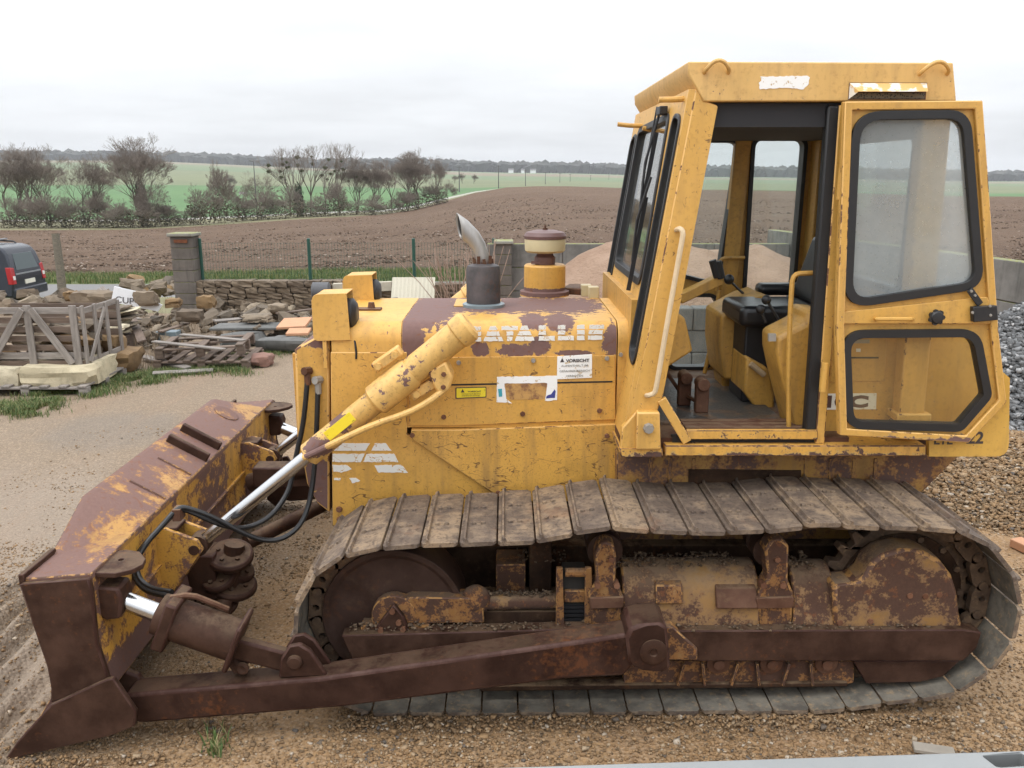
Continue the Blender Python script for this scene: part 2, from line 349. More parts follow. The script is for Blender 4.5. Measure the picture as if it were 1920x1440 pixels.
_c = _s.mix(_s.step(_n1, .35, .65), (.10, .072, .054), (.17, .125, .09)); _c = _s.mix(_s.step(_s.math('ADD', _s.math('MULTIPLY', _n1, .6), _s.math('MULTIPLY', _r, .12)), .31, .48), _c, (.265, .188, .118))
_c = _s.mix(_s.math('MULTIPLY', _s.step(_n2, .50, .66), .75), _c, (.06, .04, .032)); _c = _s.mix(_s.math('MULTIPLY', _s.step(_n3, .6, .7), .35), _c, (.17, .075, .035))
_s.bump(_s.math('ADD', _n1, _s.math('MULTIPLY', _n2, .6)), .8, .012); M_track = _s.fin(_c, .72)
M_link = steel('track_link_steel', (.07, .048, .035), (.15, .10, .065), .35, .4, .55, 9)
M_idler = steel('idler_steel', (.036, .020, .015), (.066, .040, .032), .2, .08, .36, 4)
M_trunk = steel('dirty_frame', (.022, .012, .008), (.055, .031, .019), .4, .12, .7, 6, .4)
M_dark = plain('dark_recess', (.018, .016, .014), .8)  # near-black for seams and slots, also the painted shadow under the sill
M_chrome = plain('chrome_rod', (.58, .58, .585), .2, 1, .04, 30, .0003)
M_exhaust = Mat('exhaust_chrome'); _s = M_exhaust; _n = _s.noise(7, 8, .6, stretch=(4, 4, 1)); _g = _s.nd('ShaderNodeSeparateXYZ'); _s.put(_g.inputs[0], _s.pos)
_k = _s.step(_s.math('ADD', _s.math('MULTIPLY', _s.math('SUBTRACT', 2.06, _g.outputs[2]), 5), _n), .55, .85); _s.bump(_n, .2, .002)
M_exhaust = _s.fin(_s.mix(_k, _s.mix(_n, (.22, .21, .20), (.44, .43, .41)), (.13, .058, .034)), _s.math('ADD', .38, _s.math('MULTIPLY', _k, .5)), _s.math('SUBTRACT', .45, _s.math('MULTIPLY', _k, .4)))
M_muffler = steel('muffler_steel', (.05, .05, .052), (.115, .10, .10), .35, 0, .38, 5)
M_rubber = plain('black_rubber', (.012, .012, .013), .5, 0, .3); M_hose = plain('hydraulic_hose', (.010, .010, .011), .38)
M_vinyl = plain('seat_vinyl', (.012, .012, .014), .34, 0, .3, 20, .004)
M_black = plain('black_plastic', (.015, .015, .017), .45); M_liner = plain('dark_headliner', (.02, .02, .023), .8)
M_white = Mat('white_print'); _s = M_white; _l = _s.math('ABSOLUTE', _s.math('SUBTRACT', _s.noise(9, 3, .6, dist=.6), .5)); _k = _s.math('MAXIMUM', _s.step(_s.noise(60, 5, .7), .64, .70), _s.math('SUBTRACT', 1.0, _s.step(_l, .003, .008)))
M_white = _s.fin(_s.mix(_k, _s.mix(_s.noise(6, 4), (.66, .65, .60), (.82, .82, .79)), (.50, .28, .07)), .6)
M_plate = Mat('white_sticker'); M_plate = M_plate.fin(M_plate.mix(M_plate.step(M_plate.noise(38, 8, .7), .58, .64), (.82, .82, .80), (.50, .36, .2)), .55)
M_lab = Mat('yellow_label'); M_lab = M_lab.fin(M_lab.mix(M_lab.step(M_lab.noise(40, 8, .7), .60, .66), (.78, .62, .03), (.35, .22, .03)), .5)
M_ink = plain('dark_print', (.05, .04, .04), .6); M_inkb = plain('brown_print', (.10, .05, .045), .6); M_inkg = plain('faded_grey_print', (.30, .29, .27), .7); M_teal = plain('teal_print', (.05, .33, .40), .6); M_navy = plain('navy_print', (.04, .05, .22), .6)
M_cream = plain('cream_plastic', (.52, .44, .26), .5, 0, .18, 9); M_capbrown = plain('brown_cap', (.13, .07, .065), .5, 0, .25, 9)
M_bolt = plain('grey_bolt', (.32, .30, .27), .5, .4); M_rbolt = steel('rusty_bolt', (.11, .05, .03), (.2, .10, .06), .6)
M_mat = Mat('rubber_floor_mat'); _v = M_mat.voro(55, stretch=(1, 1.6, 1)); M_mat.bump(M_mat.step(_v, .1, .45), .8, .006); M_mat = M_mat.fin(M_mat.mix(M_mat.step(M_mat.noise(5, 6, .65), .5, .62), M_mat.mix(M_mat.noise(7, 5), (.018, .018, .020), (.10, .095, .088)), (.14, .085, .05)), .45)
M_glass = glassmat('window_glass', .035); M_glassdirty = glassmat('dusty_door_glass', .06, (.96, .95, .88), dirt=(.55, .48, .34)); M_fog = glassmat('fogged_door_glass', .33, (.93, .96, .96), True, (.66, .70, .71))
M_galv = plain('galvanised_steel', (.26, .27, .27), .42, .35, .12, 5); M_bluegrey = plain('blue_grey_ring', (.22, .27, .29), .4, .3)

_s = Mat('scraped_edge'); _n = _s.step(_s.noise(7, 6, .7), .42, .66); M_edgesteel = _s.fin(_s.mix(_n, (.045, .020, .015), (.078, .042, .033)), .5, .0, .15)
_s = Mat('chipped_edge'); _n = _s.step(_s.math('ADD', _s.math('MULTIPLY', _s.noise(17, 6, .72), .6), _s.math('MULTIPLY', _s.noise(2.5, 3), .4)), .53, .56); M_edgepaint = _s.fin(_s.mix(_n, (.66, .39, .12), (.12, .055, .035)), _s.math('ADD', .45, _s.math('MULTIPLY', _n, .3)))
_s = Mat('rusted_edge'); _n = _s.step(_s.noise(24, 6, .7), .44, .52); M_edgerust = _s.fin(_s.mix(_n, (.36, .19, .06), (.09, .042, .026)), .65)
for _m in (M_steel, M_arm): EDGE[_m.name] = M_edgesteel
for _m in (M_hood, M_hoodrear, M_panel, M_lower, M_guard, M_cab, M_pillar, M_door, M_fender, M_cyl): EDGE[_m.name] = M_edgepaint
for _m in (M_blade, M_bladetop, M_hull, M_sill, M_under, M_underdirt): EDGE[_m.name] = M_edgerust
# lettering meshes first, while the scene is small
T = {k: text_mesh(s, m, b) for k, s, m, b in (('v', 'VORSICHT', M_ink, .03), ('a', 'AUFENTHALT IM', M_inkg, .012), ('g', 'GEFAHRENBEREICH', M_inkg, .012), ('w', 'VERBOTEN', M_inkg, .012),
     ('y1', 'VORSICHT', M_ink, .02), ('y2', 'MOTOR NUR BEI STILL', M_ink, .0), ('y3', 'STEHENDEM MOTOR', M_ink, .0), ('t', '10C', M_inkb, .06), ('e', 'E1E', M_ink, .02), ('z', '22', M_ink, .03), ('cup', 'CUP', M_ink, .0))}

# ------------------------------------------------------------------ the bulldozer
dz = thing('bulldozer', 'yellow crawler bulldozer with a cab, open door and rusty front blade', 'bulldozer', (0.0, 0, 0))
HY = -.50
# --- hull and hood
MB().box(-.90, .66, -.40, .40, .40, 1.22).box(.60, 2.05, -.58, .58, .42, 1.10).build('hull', M_hull, dz, .01)
hl = XZ(-.6, (1156, 848), (1797, 853), (1728, 921), (1156, 921))
hs = MB().py(hl, -.61, -.5).build('hull_side', M_hull, dz, .006)
for x in (1220, 1256, 1300, 1510, 1556, 1600, 1640):
    a, b = P(x, 858, -.6), P(x-3, 919, -.6); MB().bar(a, b, .018, .03).build('rib', M_hull, hs, .003)
MB().py(XZ(-.6, (1290, 878), (1500, 880), (1500, 915), (1290, 915)), -.618, -.6).build('mud_guard_plate', M_trunk, hs)
def hood_prof(h, zb, r=.09):
    zt = 1.757; pts = [(-h, zb)]
    for k in range(9): a = math.pi-k*math.pi/16; pts.append((-h+r+r*math.cos(a), zt-r-.012+(r+.012)*math.sin(a)))
    return pts+[(-y, z) for y, z in pts[::-1]]
xs = P(752, 600, HY).x; xe = P(1158, 600, HY).x; xf = P(619, 600, HY).x
MB().px(hood_prof(.502, 1.2), xf, xs-.002).build('hood_front', M_hood, dz, .006)
hr = MB().px(hood_prof(.500, 1.2), xs, xe).build('hood', M_hoodrear, dz, .006)
MB().px(hood_prof(.500, .95), xe+.006, P(1184, 600, HY).x).build('cowl', M_cab, dz, .008)
MB().pz([(-.30, .05), (-.03, .02), (-.03, .32), (-.30, .32)], 1.757, 1.765).build('hood_hatch', M_hood, hr, .003)
# side sheets, each with its own edge
sp = []
def sheet(name, m, pts, y0=HY-.012, y1=HY+.02, bev=.004, par=None): return MB().py(XZ(HY, *pts), y0, y1).build(name, m, par or dz, bev)
nose = sheet('nose_panel', M_panel, [(620, 660), (763, 660), (763, 813), (932, 925), (900, 975), (624, 985)], HY-.005)
side = sheet('side_panel', M_panel, [(768, 670), (1152, 666), (1154, 786), (860, 797), (768, 797)])
low = sheet('lower_panel', M_lower, [(772, 803), (860, 803), (1157, 792), (1158, 935), (950, 938), (772, 819)], HY-.03)
MB().py(XZ(HY, (845, 719), (1148, 713), (1148, 716), (845, 722)), HY-.0135, HY-.01).build('seam', M_dark, side)
def bolt(x, y, Y, par, r=.014, m=None, h=.012):
    p = P(x, y, Y); MB().cyl(p, p+Vector((0, -h, 0)), r, r*.8, 8).build('bolt', m or M_rbolt, par)
for x, y in ((860, 672), (1000, 668), (1138, 664)): bolt(x, y+8, HY-.012, side, .013, M_bolt)
for x, y in ((832, 782), (980, 776), (1124, 770)): bolt(x, y, HY-.012, side)
for x, y in ((773, 816), (934, 924), (1138, 817)): bolt(x, y, HY-.03, low)
for x, y in ((636, 955), (637, 974)): bolt(x, y, HY-.012, nose, .018)
bolt(1164, 665, HY-.005, dz, .012, M_bolt)
# --- markings
def decal(name, m, pts, Y, par, amp=0, step=4, seed=0, t=.0012):
    q = rag(pts, amp, step, seed) if amp else pts
    return MB().py(XZ(Y, *q), Y-t, Y+.0004).build(name, m, par, smooth=False)
rows = ((612, 619.5), (622, 629.5), (632, 640))
def stripe_letter(x0, kind, sc=1.0):
    R3 = {'I': ((0, 14), (0, 14), (0, 14)), 'A': ((11, 22), (6.5, 27), (1.5, 32.5)), 'T': ((0, 31), (10, 22), (10.5, 21)), 'L': ((0, 14), (0, 14), (0, 30)), 'S': ((3, 31), (2, 28), (0, 27)), 'F': ((0, 28), (0, 24), (0, 12))}[kind]
    mb = MB()
    for k, (a, b) in enumerate(R3):
        y0, y1 = rows[k]; dy = -(x0-890)*.014; wd = 3 if kind == 'A' else 0
        q = rag([(x0+a, y0+dy), (x0+b, y0+dy), (x0+b+wd, y1+dy), (x0+a-wd, y1+dy)], .6, 3.5, int(x0)*7+k)
        mb.py(XZ(HY-.001, *q), HY-.0035, HY-.0005)
    mb.build('letter', M_white, hr, smooth=False)
for x0, k in ((838, 'F'), (866, 'I'), (888, 'I'), (908, 'A'), (940, 'T'), (967, 'A'), (1010, 'L'), (1046, 'L'), (1082, 'I'), (1102, 'S')): stripe_letter(x0, k)
NY = HY-.0055
for k, q in enumerate(([(633, 831), (694, 831), (685, 845), (623, 845)], [(703, 831), (723, 831), (734, 845), (696, 845)], [(623, 851), (684, 851), (676, 866), (623, 866)], [(688, 851), (739, 851), (747, 866), (681, 866)],
                       [(623, 872), (652, 872), (659, 880), (640, 886), (625, 884)], [(702, 872), (754, 872), (765, 886), (710, 886)], [(626, 896), (640, 896), (638, 900), (626, 900)], [(655, 897), (668, 896), (676, 902), (660, 906)])):
    decal('emblem_stripe', M_white, q, NY, nose, .7 if k > 1 else .35, 4, k)
SY = HY-.0128
ps = MB().py(XZ(SY, (1045, 668), (1110, 664), (1110, 708), (1044, 711)), SY-.004, SY).build('warning_sign', M_plate, side, .001)
def lines(par, me, x0, y0, x1, y1, hgt, Y):
    a, b = P(x0, y0, Y), P(x1, y1, Y); letter('lettering', me, par, a, b-a, Vector((0, 0, hgt)))
lines(ps, T['v'], 1061, 679.5, 1105, 677, .017, SY-.0045); lines(ps, T['a'], 1052, 688, 1102, 685.5, .011, SY-.0045); lines(ps, T['g'], 1049, 698, 1106, 695, .011, SY-.0045); lines(ps, T['w'], 1061, 707, 1093, 705, .011, SY-.0045)
MB().py(XZ(SY, (1050, 679), (1058, 678.5), (1054, 671)), SY-.0052, SY-.0042).build('warning_triangle', M_ink, ps, smooth=False)
yl = MB().py(rpoly(XZ(SY, (854, 726.5), (912, 725), (912, 745), (854, 747.5)), .004), SY-.002, SY).build('label_border', M_ink, side)
MB().py(rpoly(XZ(SY, (856, 728), (910.5, 726.6), (910.5, 743.4), (856, 745.7)), .004), SY-.0034, SY-.001).build('label_face', M_lab, yl)
lines(yl, T['y1'], 877, 735.5, 902, 734.8, .008, SY-.004); lines(yl, T['y2'], 866, 739.6, 902, 738.6, .0045, SY-.004); lines(yl, T['y3'], 866, 743, 900, 742, .0045, SY-.004)
MB().py(XZ(SY, (864, 735.6), (871, 735.4), (867.5, 729)), SY-.0045, SY-.003).build('warning_triangle', M_ink, yl, smooth=False)
M_strip = Mat('stripped_sticker'); M_strip = M_strip.fin(M_strip.mix(M_strip.step(M_strip.noise(16, 9, .7), .42, .6), (.50, .285, .09), (.20, .09, .045)), .6)
st = decal('torn_sticker', M_plate, [(932, 706.5), (1045, 704.5), (1044, 750), (1022, 752), (1026, 718), (946, 719), (949, 748), (960, 756), (931, 754)], SY, side, .6, 5, 3)
decal('bare_patch', M_strip, [(945, 718), (1030, 716), (1029, 742), (1020, 748), (958, 749), (948, 742)], SY, side, 1.2, 4, 5, .0008)
decal('sticker_print', M_teal, [(934, 729), (941, 729), (942, 744), (935, 744)], SY-.0012, st, .5, 4, 1); decal('sticker_print', M_navy, [(1024, 743), (1033, 739), (1040, 730), (1042, 734), (1040, 746), (1024, 747)], SY-.0012, st, .4, 4, 2)
# --- radiator guard and lamps
gp = XZ(-.47, (552, 655), (610, 622), (618, 622), (618, 962), (596, 945), (575, 905), (557, 800))
rg = MB().py(gp, -.47, .47).build('radiator_guard', M_guard, dz, .012)
x0 = P(553, 700, -.47).x
for k in range(9): MB().box(x0-.022, x0-.002, -.40+k*.1-.012, -.40+k*.1+.012, 1.0, 1.58).build('grille_bar', M_guard, rg)
for s in (-1, 1):
    x0, x1 = -.985, -.795; zt, zb = 1.905, 1.665
    lb = MB(); pr_ = rpoly([(x0, zb), (x1, zb+.005), (x1-.01, zt+.005), (x0+.005, zt)], [.03, .0, .0, .035])
    lb.py(pr_, s*.515, s*.507); lb.py(pr_, s*.335, s*.327); lb.py([(x0+.02, zt-.006), (x1-.01, zt-.001), (x1-.01, zt+.005), (x0+.03, zt+.001)], s*.51, s*.33)
    lb.py([(x0+.02, zb), (x1, zb+.004), (x1, zb+.011), (x0+.02, zb+.007)], s*.51, s*.33); lb.box(x0, x0+.008, min(s*.33, s*.507), max(s*.33, s*.507), zb+.02, zt-.03)
    lo = lb.build('lamp_guard', M_cab, dz, .006)
    c = Vector((-.86, s*.42, 1.79)); MB().lathe(c, (1, 0, 0), [(.02, -.06), (.07, -.055), (.082, 0), (.082, .07), (.06, .088), (.03, .092)], 20).build('work_lamp', M_black, lo)
    MB().box(-.94, -.92, s*.50-.01, s*.50+.01, 1.52, 1.67).build('lamp_bracket', M_hood, lo, .003)
    MB().tube([(-.80, s*.46, 1.70), (-.775, s*.50, 1.66), (-.77, s*.505, 1.60), (-.772, s*.505, 1.57)], .006, 6).build('lamp_cable', M_hose, lo)
a = G(690, 580, 1.76); cp = MB().obox((a.x, a.y, 1.762), (.075, 0, 0), (0, .035, 0), (0, 0, .006)).build('radiator_cap_plate', M_rusty, dz, .003)
MB().cyl((a.x+.02, a.y, 1.765), (a.x+.02, a.y, 1.80), .022, .016, 10).build('radiator_cap', M_rusty, cp)
# --- exhaust stack
e = G(906, 579, 1.757); ex = part_empty('exhaust', dz); ey = e.y+.10; exx = e.x
MB().lathe((exx, ey, 1.757), (0, 0, 1), [(.121, 0), (.121, .016), (.105, .022)], 28).build('base_ring', M_bluegrey, ex)
MB().lathe((exx, ey, 1.775), (0, 0, 1), [(.098, 0), (.098, .195), (.090, .215), (.062, .225), (.05, .228)], 28).build('muffler_can', M_muffler, ex)
pairs = [((889, 505), (923, 505)), ((888, 490), (923, 490)), ((886, 478), (920, 472)), ((881, 466), (912, 452)), ((874, 458), (898, 430)), ((866, 453), (878, 410)), ((860, 440), (859, 393))]
pairs = [((889, 506), (924, 506)), ((888.5, 492), (924, 492)), ((887, 480), (921, 473)), ((883, 470), (914, 452)), ((876, 462), (902, 431)), ((868, 455), (883, 411)), ((862, 430), (857, 392))]
pairs[-1] = ((866, 453), (857, 392)); pairs[-2] = ((869, 457), (880, 408))
ring = []; n = 16
for (a, b) in pairs:
    pa, pb = P(*a, ey), P(*b, ey); c = (pa+pb)/2+Vector((-.004, 0, 0)); h = (pb-pa)/2*.78; ring += [c+h*math.cos(2*math.pi*i/n)+Vector((-.014*(a[0] < 867), .040, 0))*math.sin(2*math.pi*i/n) for i in range(n)]
m = len(pairs); pipe = MB().add(ring, [(k*n+i, k*n+(i+1) % n, (k+1)*n+(i+1) % n, (k+1)*n+i) for k in range(m-1) for i in range(n)])
po = pipe.build('exhaust_pipe', M_exhaust, ex); sol = po.modifiers.new('wall', 'SOLIDIFY'); sol.thickness = .004; sol.offset = -1
M_soot = plain('soot', (.01, .01, .01), .9); po.data.materials.append(M_soot)
pb_, pt_ = P(867, 450, ey), P(858.5, 397, ey); c = (pb_+pt_)/2+Vector((.001, 0, 0)); h = (pt_-pb_)/2*.76; dv = Vector((-.0135, .038, 0))
MB().add([c+h*math.cos(2*math.pi*i/n)+dv*math.sin(2*math.pi*i/n) for i in range(n)]+[c+Vector((.006, 0, 0))+h*math.cos(2*math.pi*i/n)*.9+dv*.9*math.sin(2*math.pi*i/n) for i in range(n)],
         [tuple(range(n))]+[tuple(range(2*n-1, n-1, -1))]+[(i, (i+1) % n, n+(i+1) % n, n+i) for i in range(n)]).build('sooty_mouth', M_soot, ex)
for k in range(9):
    an = k*.7; q = Vector((exx+.05*math.cos(an), ey+.05*math.sin(an), 2.0)); MB().bar(q, q+Vector((random.uniform(-.006, .006), 0, random.uniform(.025, .05))), .018, .004).build('rusted_strap', M_rusty, ex)
# --- air pre-cleaner
p = G(1021, 558, 1.757); ac = part_empty('air_precleaner', dz); py_ = p.y+.12; px_ = P(1021, 558, py_).x
M_can = paint('paint_precleaner', chips=.66, spots=[((px_, py_, 1.785), (.3, .3, .028))], spotk=.5)
MB().lathe((px_, py_, 1.757), (0, 0, 1), [(.155, 0), (.155, .028), (.135, .034)], 28).build('flange', M_can, ac)
MB().lathe((px_, py_, 1.785), (0, 0, 1), [(.130, 0), (.130, .155), (.122, .165)], 28).build('canister', M_can, ac)
MB().lathe((px_, py_, 1.945), (0, 0, 1), [(.062, 0), (.066, .02), (.066, .05), (.05, .066), (.05, .085)], 20).build('neck_clamp', M_capbrown, ac)
MB().bar((px_-.085, py_-.03, 1.965), (px_-.02, py_-.05, 1.965), .018, .018).build('clamp_bolt', M_capbrown, ac)
MB().lathe((px_, py_, 2.025), (0, 0, 1), [(.11, 0), (.125, .012), (.128, .078), (.126, .085)], 28).build('dust_bowl', M_cream, ac)
MB().lathe((px_, py_, 2.108), (0, 0, 1), [(.130, 0), (.132, .018), (.118, .04), (.07, .052), (.02, .055)], 28).build('cap', M_capbrown, ac)
MB().lathe((px_, py_, 2.16), (0, 0, 1), [(.016, 0), (.016, .014), (.006, .014), (.006, .03)], 8).build('wing_nut', M_rusty, ac)
for q in ((1100, 552), (1114, 556)):
    p = G(q[0], q[1], 1.77); MB().obox((p.x, p.y+.05, 1.79), (.032, 0, 0), (0, .035, 0), (0, 0, .036)).build('relay_box', M_cream, dz, .005)
p = G(1080, 556, 1.757); MB().pz([(p.x-.08, p.y+.1), (p.x+.06, p.y+.04), (p.x+.1, p.y+.3), (p.x-.02, p.y+.32)], 1.757, 1.80).build('cover_plate', M_rusty, dz, .01)

# ------------------------------------------------------------------ cab
cb = part_empty('cab', dz)
CY, FY = -.80, .80
def front_x(z): return .818-.152*(2.865-z)
rp = XZ(CY, (1289, 116), (1785, 118), (1791, 190), (1318, 191), (1303, 163), (1290, 140))
M_roof = paint('paint_roof', base=(.62, .38, .12), chips=.72, dirt=.25, fade=.6)
rf = MB().py(rp, CY-.012, FY+.012).build('roof', M_roof, cb, .006)
MB().box(rp[4][0]+.03, rp[2][0]-.02, CY+.03, FY-.03, 2.70, rp[3][1]-.002).build('headliner', M_liner, cb)
for (a, b) in (((1320, 136), (1366, 136)), ((1723, 139), (1776, 138))):
    pa, pb = P(*a, CY-.01), P(*b, CY-.01); pm = (pa+pb)/2+Vector((0, -.045, .045))
    MB().tube([pa+Vector((0, .01, -.005)), pa+Vector((0.004, -.03, .012)), pm+Vector((-.02, 0, 0)), pm+Vector((.02, 0, 0)), pb+Vector((-.004, -.03, .012)), pb+Vector((0, .01, -.005))], .009, 8, 2).build('lifting_eye', M_roof, rf)
decal('torn_sticker', M_plate, [(1426, 144), (1514, 142), (1518, 146), (1516, 158), (1506, 168), (1470, 164), (1424, 168), (1423, 156), (1428, 152)], CY-.013, rf, .8, 4, 4)
vb = MB().py(XZ(CY-.012, (1592, 155), (1738, 155), (1735, 187), (1590, 187)), CY-.014, CY-.01).build('air_vent', M_rusty, rf)
M_ventw = Mat('vent_hood_paint'); M_ventw = M_ventw.fin(M_ventw.mix(M_ventw.step(M_ventw.noise(9, 6, .6), .50, .56), (.72, .68, .60), (.62, .38, .12)), .5)
q0 = XZ(CY-.012, (1593, 156), (1737, 156), (1733, 173), (1604, 173)); q1 = XZ(CY-.012, (1593, 156), (1604, 173), (1591, 186))
def lean(mb, pts, outs, t=.003):
    n = len(pts); v = [(x, CY-.014-o, z) for (x, z), o in zip(pts, outs)]; mb.add(v+[(a, b+t, c) for a, b, c in v], [tuple(range(n)), tuple(range(2*n-1, n-1, -1))]+[(i, (i+1) % n, n+(i+1) % n, n+i) for i in range(n)]); return mb
lean(lean(MB(), q0, (0, 0, .035, .035)), q1, (0, .035, 0)).build('vent_hood', M_ventw, vb, smooth=False)
M_grid = Mat('vent_mesh'); M_grid = M_grid.fin(M_grid.mix(M_grid.step(M_grid.voro(110), .3, .42), (.006, .006, .006), (.14, .11, .07)), .7)
MB().py(XZ(CY-.012, (1600, 174), (1734, 174), (1732, 185), (1595, 185)), CY-.016, CY-.013).build('vent_grille', M_grid, vb)
# sloping front with three windows; a = y, b = z
def ffn(a, b, t): return (front_x(b)+t*.04, a, b)
ft = 2.86; w_mid = [(-.50, 1.96), (.50, 1.96), (.50, 2.75), (-.44, 2.77)]
w_near = [(-.765, 1.58), (-.57, 1.62), (-.57, 2.77), (-.755, 2.74)]; w_far = [(.57, 1.62), (.765, 1.58), (.755, 2.70), (.57, 2.74)]
fr = MB().plate([(-.80, 1.22), (.80, 1.22), (.80, ft), (-.80, ft)], [rpoly(w_mid, .07), rpoly(w_near, .055), rpoly(w_far, .055)], ffn).build('front_frame', M_pillar, cb, .004)
for w, nm in ((w_mid, 'windscreen'), (w_near, 'corner_window'), (w_far, 'corner_window')):
    sw = .018 if nm == 'windscreen' else .011; wo = inset(w, -sw); wi = inset(w, sw)
    so = MB().plate(rpoly(wo, .08), [rpoly(wi, .045)], lambda a, b, t: (front_x(b)-.010+t*.06, a, b)).build(nm+'_seal', M_rubber, cb, .006)
    MB().plate(rpoly(inset(w, .005), .06), [], lambda a, b, t: (front_x(b)+.014+t*.005, a, b)).build('pane', M_glass, so, smooth=False)
# wipers and visor bars
for y0, z0, y1, z1, y2 in ((-.30, 2.80, -.28, 2.30, .0), (-.40, 2.48, -.33, 2.05, 0)):
    wp = MB().tube([(front_x(z0)-.03, y0, z0), (front_x((z0+z1)/2)-.055, (y0+y1)/2, (z0+z1)/2), (front_x(z1)-.035, y1, z1)], .007, 6).build('wiper_arm', M_black, cb)
    MB().bar((front_x(z0-.1)-.028, y1-.02, z0-.1), (front_x(z1-.15)-.028, y1-.0, z1-.15), .022, .012).build('wiper_blade', M_black, wp)
MB().tube([(front_x(2.83)-.035, -.22, 2.83), (front_x(2.5)-.045, -.20, 2.45), (front_x(2.4)-.03, -.20, 2.38)], .005, 6).build('wiper_rod', M_black, cb)
MB().obox((front_x(2.80)-.03, -.36, 2.80), (.02, 0, 0), (0, .05, 0), (0, 0, .02)).build('wiper_motor', M_black, cb, .004)
for q in (((1235, 187), (1300, 184), -.72), ((1158, 233), (1205, 236), .45), ((1205, 240), (1254, 248), .2)):
    MB().tube([P(*q[0], q[2]), P((q[0][0]+q[1][0])/2, (q[0][1]+q[1][1])/2+1, q[2]), P(*q[1], q[2])], .013, 8).build('lamp_bar', M_cab, cb)
# near side: front pillar, rail, sill, rear pillars
pil = XZ(CY, (1304, 164), (1320, 188), (1346, 198), (1243, 742), (1233, 770), (1196, 772), (1178, 832), (1168, 832), (1204, 677))
fp = MB().py(pil, CY-.004, CY+.06).build('front_pillar', M_pillar, cb, .008)
MB().tube([P(1268, 431, CY), P(1276, 428, CY-.045), P(1281, 436, CY-.055), P(1279, 450, CY-.055), P(1252, 600, CY-.055), P(1231, 725, CY-.055), P(1227, 738, CY-.05), P(1214, 742, CY-.04), P(1212, 741, CY+.01)], .0125, 8, 1).build('grab_rail', plain('worn_rail', (.60, .47, .30), .45, 0, .25, 25), fp)
MB().py(XZ(CY, (1192, 768), (1234, 768), (1236, 838), (1190, 838)), CY-.05, CY+.02).build('cab_mount', M_cab, cb, .008)
bolt(1216, 803, CY-.05, cb, .028, M_bolt, .02)
MB().py(XZ(CY, (1166, 800), (1192, 770), (1192, 850), (1162, 850)), CY-.02, CY+.03).build('mount_gusset', M_cab, cb, .006)
MB().bar(P(1240, 748, CY), P(1288, 828, CY), .045, .03).build('door_strut', M_cab, cb, .004)
MB().bar(P(1560, 560, CY+.02)+Vector((0, 0, 1.0)), P(1560, 560, CY+.02)+Vector((0, 0, -.2)), .001, .001) 
MB().py(XZ(CY, (1553, 197), (1577, 197), (1531, 826), (1509, 826)), CY+.004, CY+.06).build('door_seal', M_rubber, cb, .01)
MB().py(XZ(CY, (1574, 197), (1596, 197), (1546, 832), (1529, 832)), CY, CY+.08).build('hinge_pillar', M_cab, cb, .005)
MB().py(XZ(CY, (1286, 806), (1532, 806), (1532, 823), (1290, 823)), CY-.012, CY+.02).build('sill', M_sill, cb, .004)
MB().py(XZ(CY, (1262, 820), (1536, 820), (1536, 836), (1262, 836)), CY+.02, CY+.06).build('sill_shadow_strip', M_dark, cb)  # near-black strip painted in as the shadow line beneath the door sill
for k, yy in enumerate((.02, .08, .14, .2)): MB().box(P(1292, 815, CY).x, P(1525, 815, CY).x, CY+yy, CY+yy+.045, 1.235, 1.262).build('tread_strip', M_rusty, cb, .003)
MB().py(XZ(CY, (1245, 832), (1732, 832), (1732, 852), (1245, 852)), CY-.03, CY+.3).build('step_beam', M_sill, cb, .006)
MB().py(XZ(CY, (1160, 838), (1241, 838), (1241, 853), (1162, 853)), CY-.03, CY+.3).build('step_beam_end', M_sill, cb, .006)
fe = MB().py(rpoly(XZ(CY, (1736, 822), (1736, 852), (1884, 852), (1886, 706), (1868, 690), (1850, 700), (1800, 822)), [0, 0, .06, .01, .01, 0, 0]), CY-.034, CY+.0).build('rear_fender', M_fender, cb, .006)
letter('lettering', T['e'], fe, P(1751, 833.5, CY-.035), P(1786, 833.5, CY-.035)-P(1751, 833.5, CY-.035), Vector((0, 0, .05)))
letter('lettering', T['z'], fe, P(1812, 832, CY-.035), P(1843, 832, CY-.035)-P(1812, 832, CY-.035), Vector((0, 0, .062)))
# behind the open door: body side, rear pillar, tank
bs = MB().py(XZ(-.66, (1535, 600), (1690, 600), (1690, 850), (1520, 850)), -.66, -.62).build('rear_side_panel', M_cab, cb, .006)
hat = MB().py(XZ(-.66, (1560, 628), (1662, 626), (1658, 714), (1556, 716)), -.668, -.655).build('battery_hatch', M_cab, bs, .003)
MB().py(XZ(-.66, (1580, 668.5), (1646, 668.5), (1646, 671.5), (1580, 671.5)), -.670, -.66).build('hatch_slot', M_dark, hat)
MB().py(XZ(-.66, (1585, 636), (1629, 636), (1629, 643), (1585, 643)), -.671, -.66).build('data_plate', M_bolt, hat)
MB().py(XZ(-.66, (1604, 653), (1612, 653), (1612, 659), (1604, 659)), -.671, -.66).build('hatch_sticker', M_plate, hat)
pl = MB().py(XZ(-.66, (1542, 738), (1643, 737), (1642, 767), (1541, 768)), -.664, -.658).build('model_plate', M_plate, bs)
a = P(1547, 765, -.6645); b = P(1627, 764.5, -.6645); letter('lettering', T['t'], pl, a, b-a, Vector((0, 0, .066)))
cpil = MB().bar(P(1752, 190, -.74), P(1702, 775, -.74), .125, .09).bar(P(1705, 770, -.74), P(1703, 786, -.74), .17, .12).bar(P(1700, 790, -.74), P(1698, 806, -.74), .15, .10).build('rear_pillar', M_cab, cb, .008)
MB().py(XZ(-.70, (1738, 620), (1746, 700), (1736, 830), (1880, 830), (1880, 690), (1850, 640), (1812, 618)), -.62, .6).build('fuel_tank', M_fender, cb, .02)
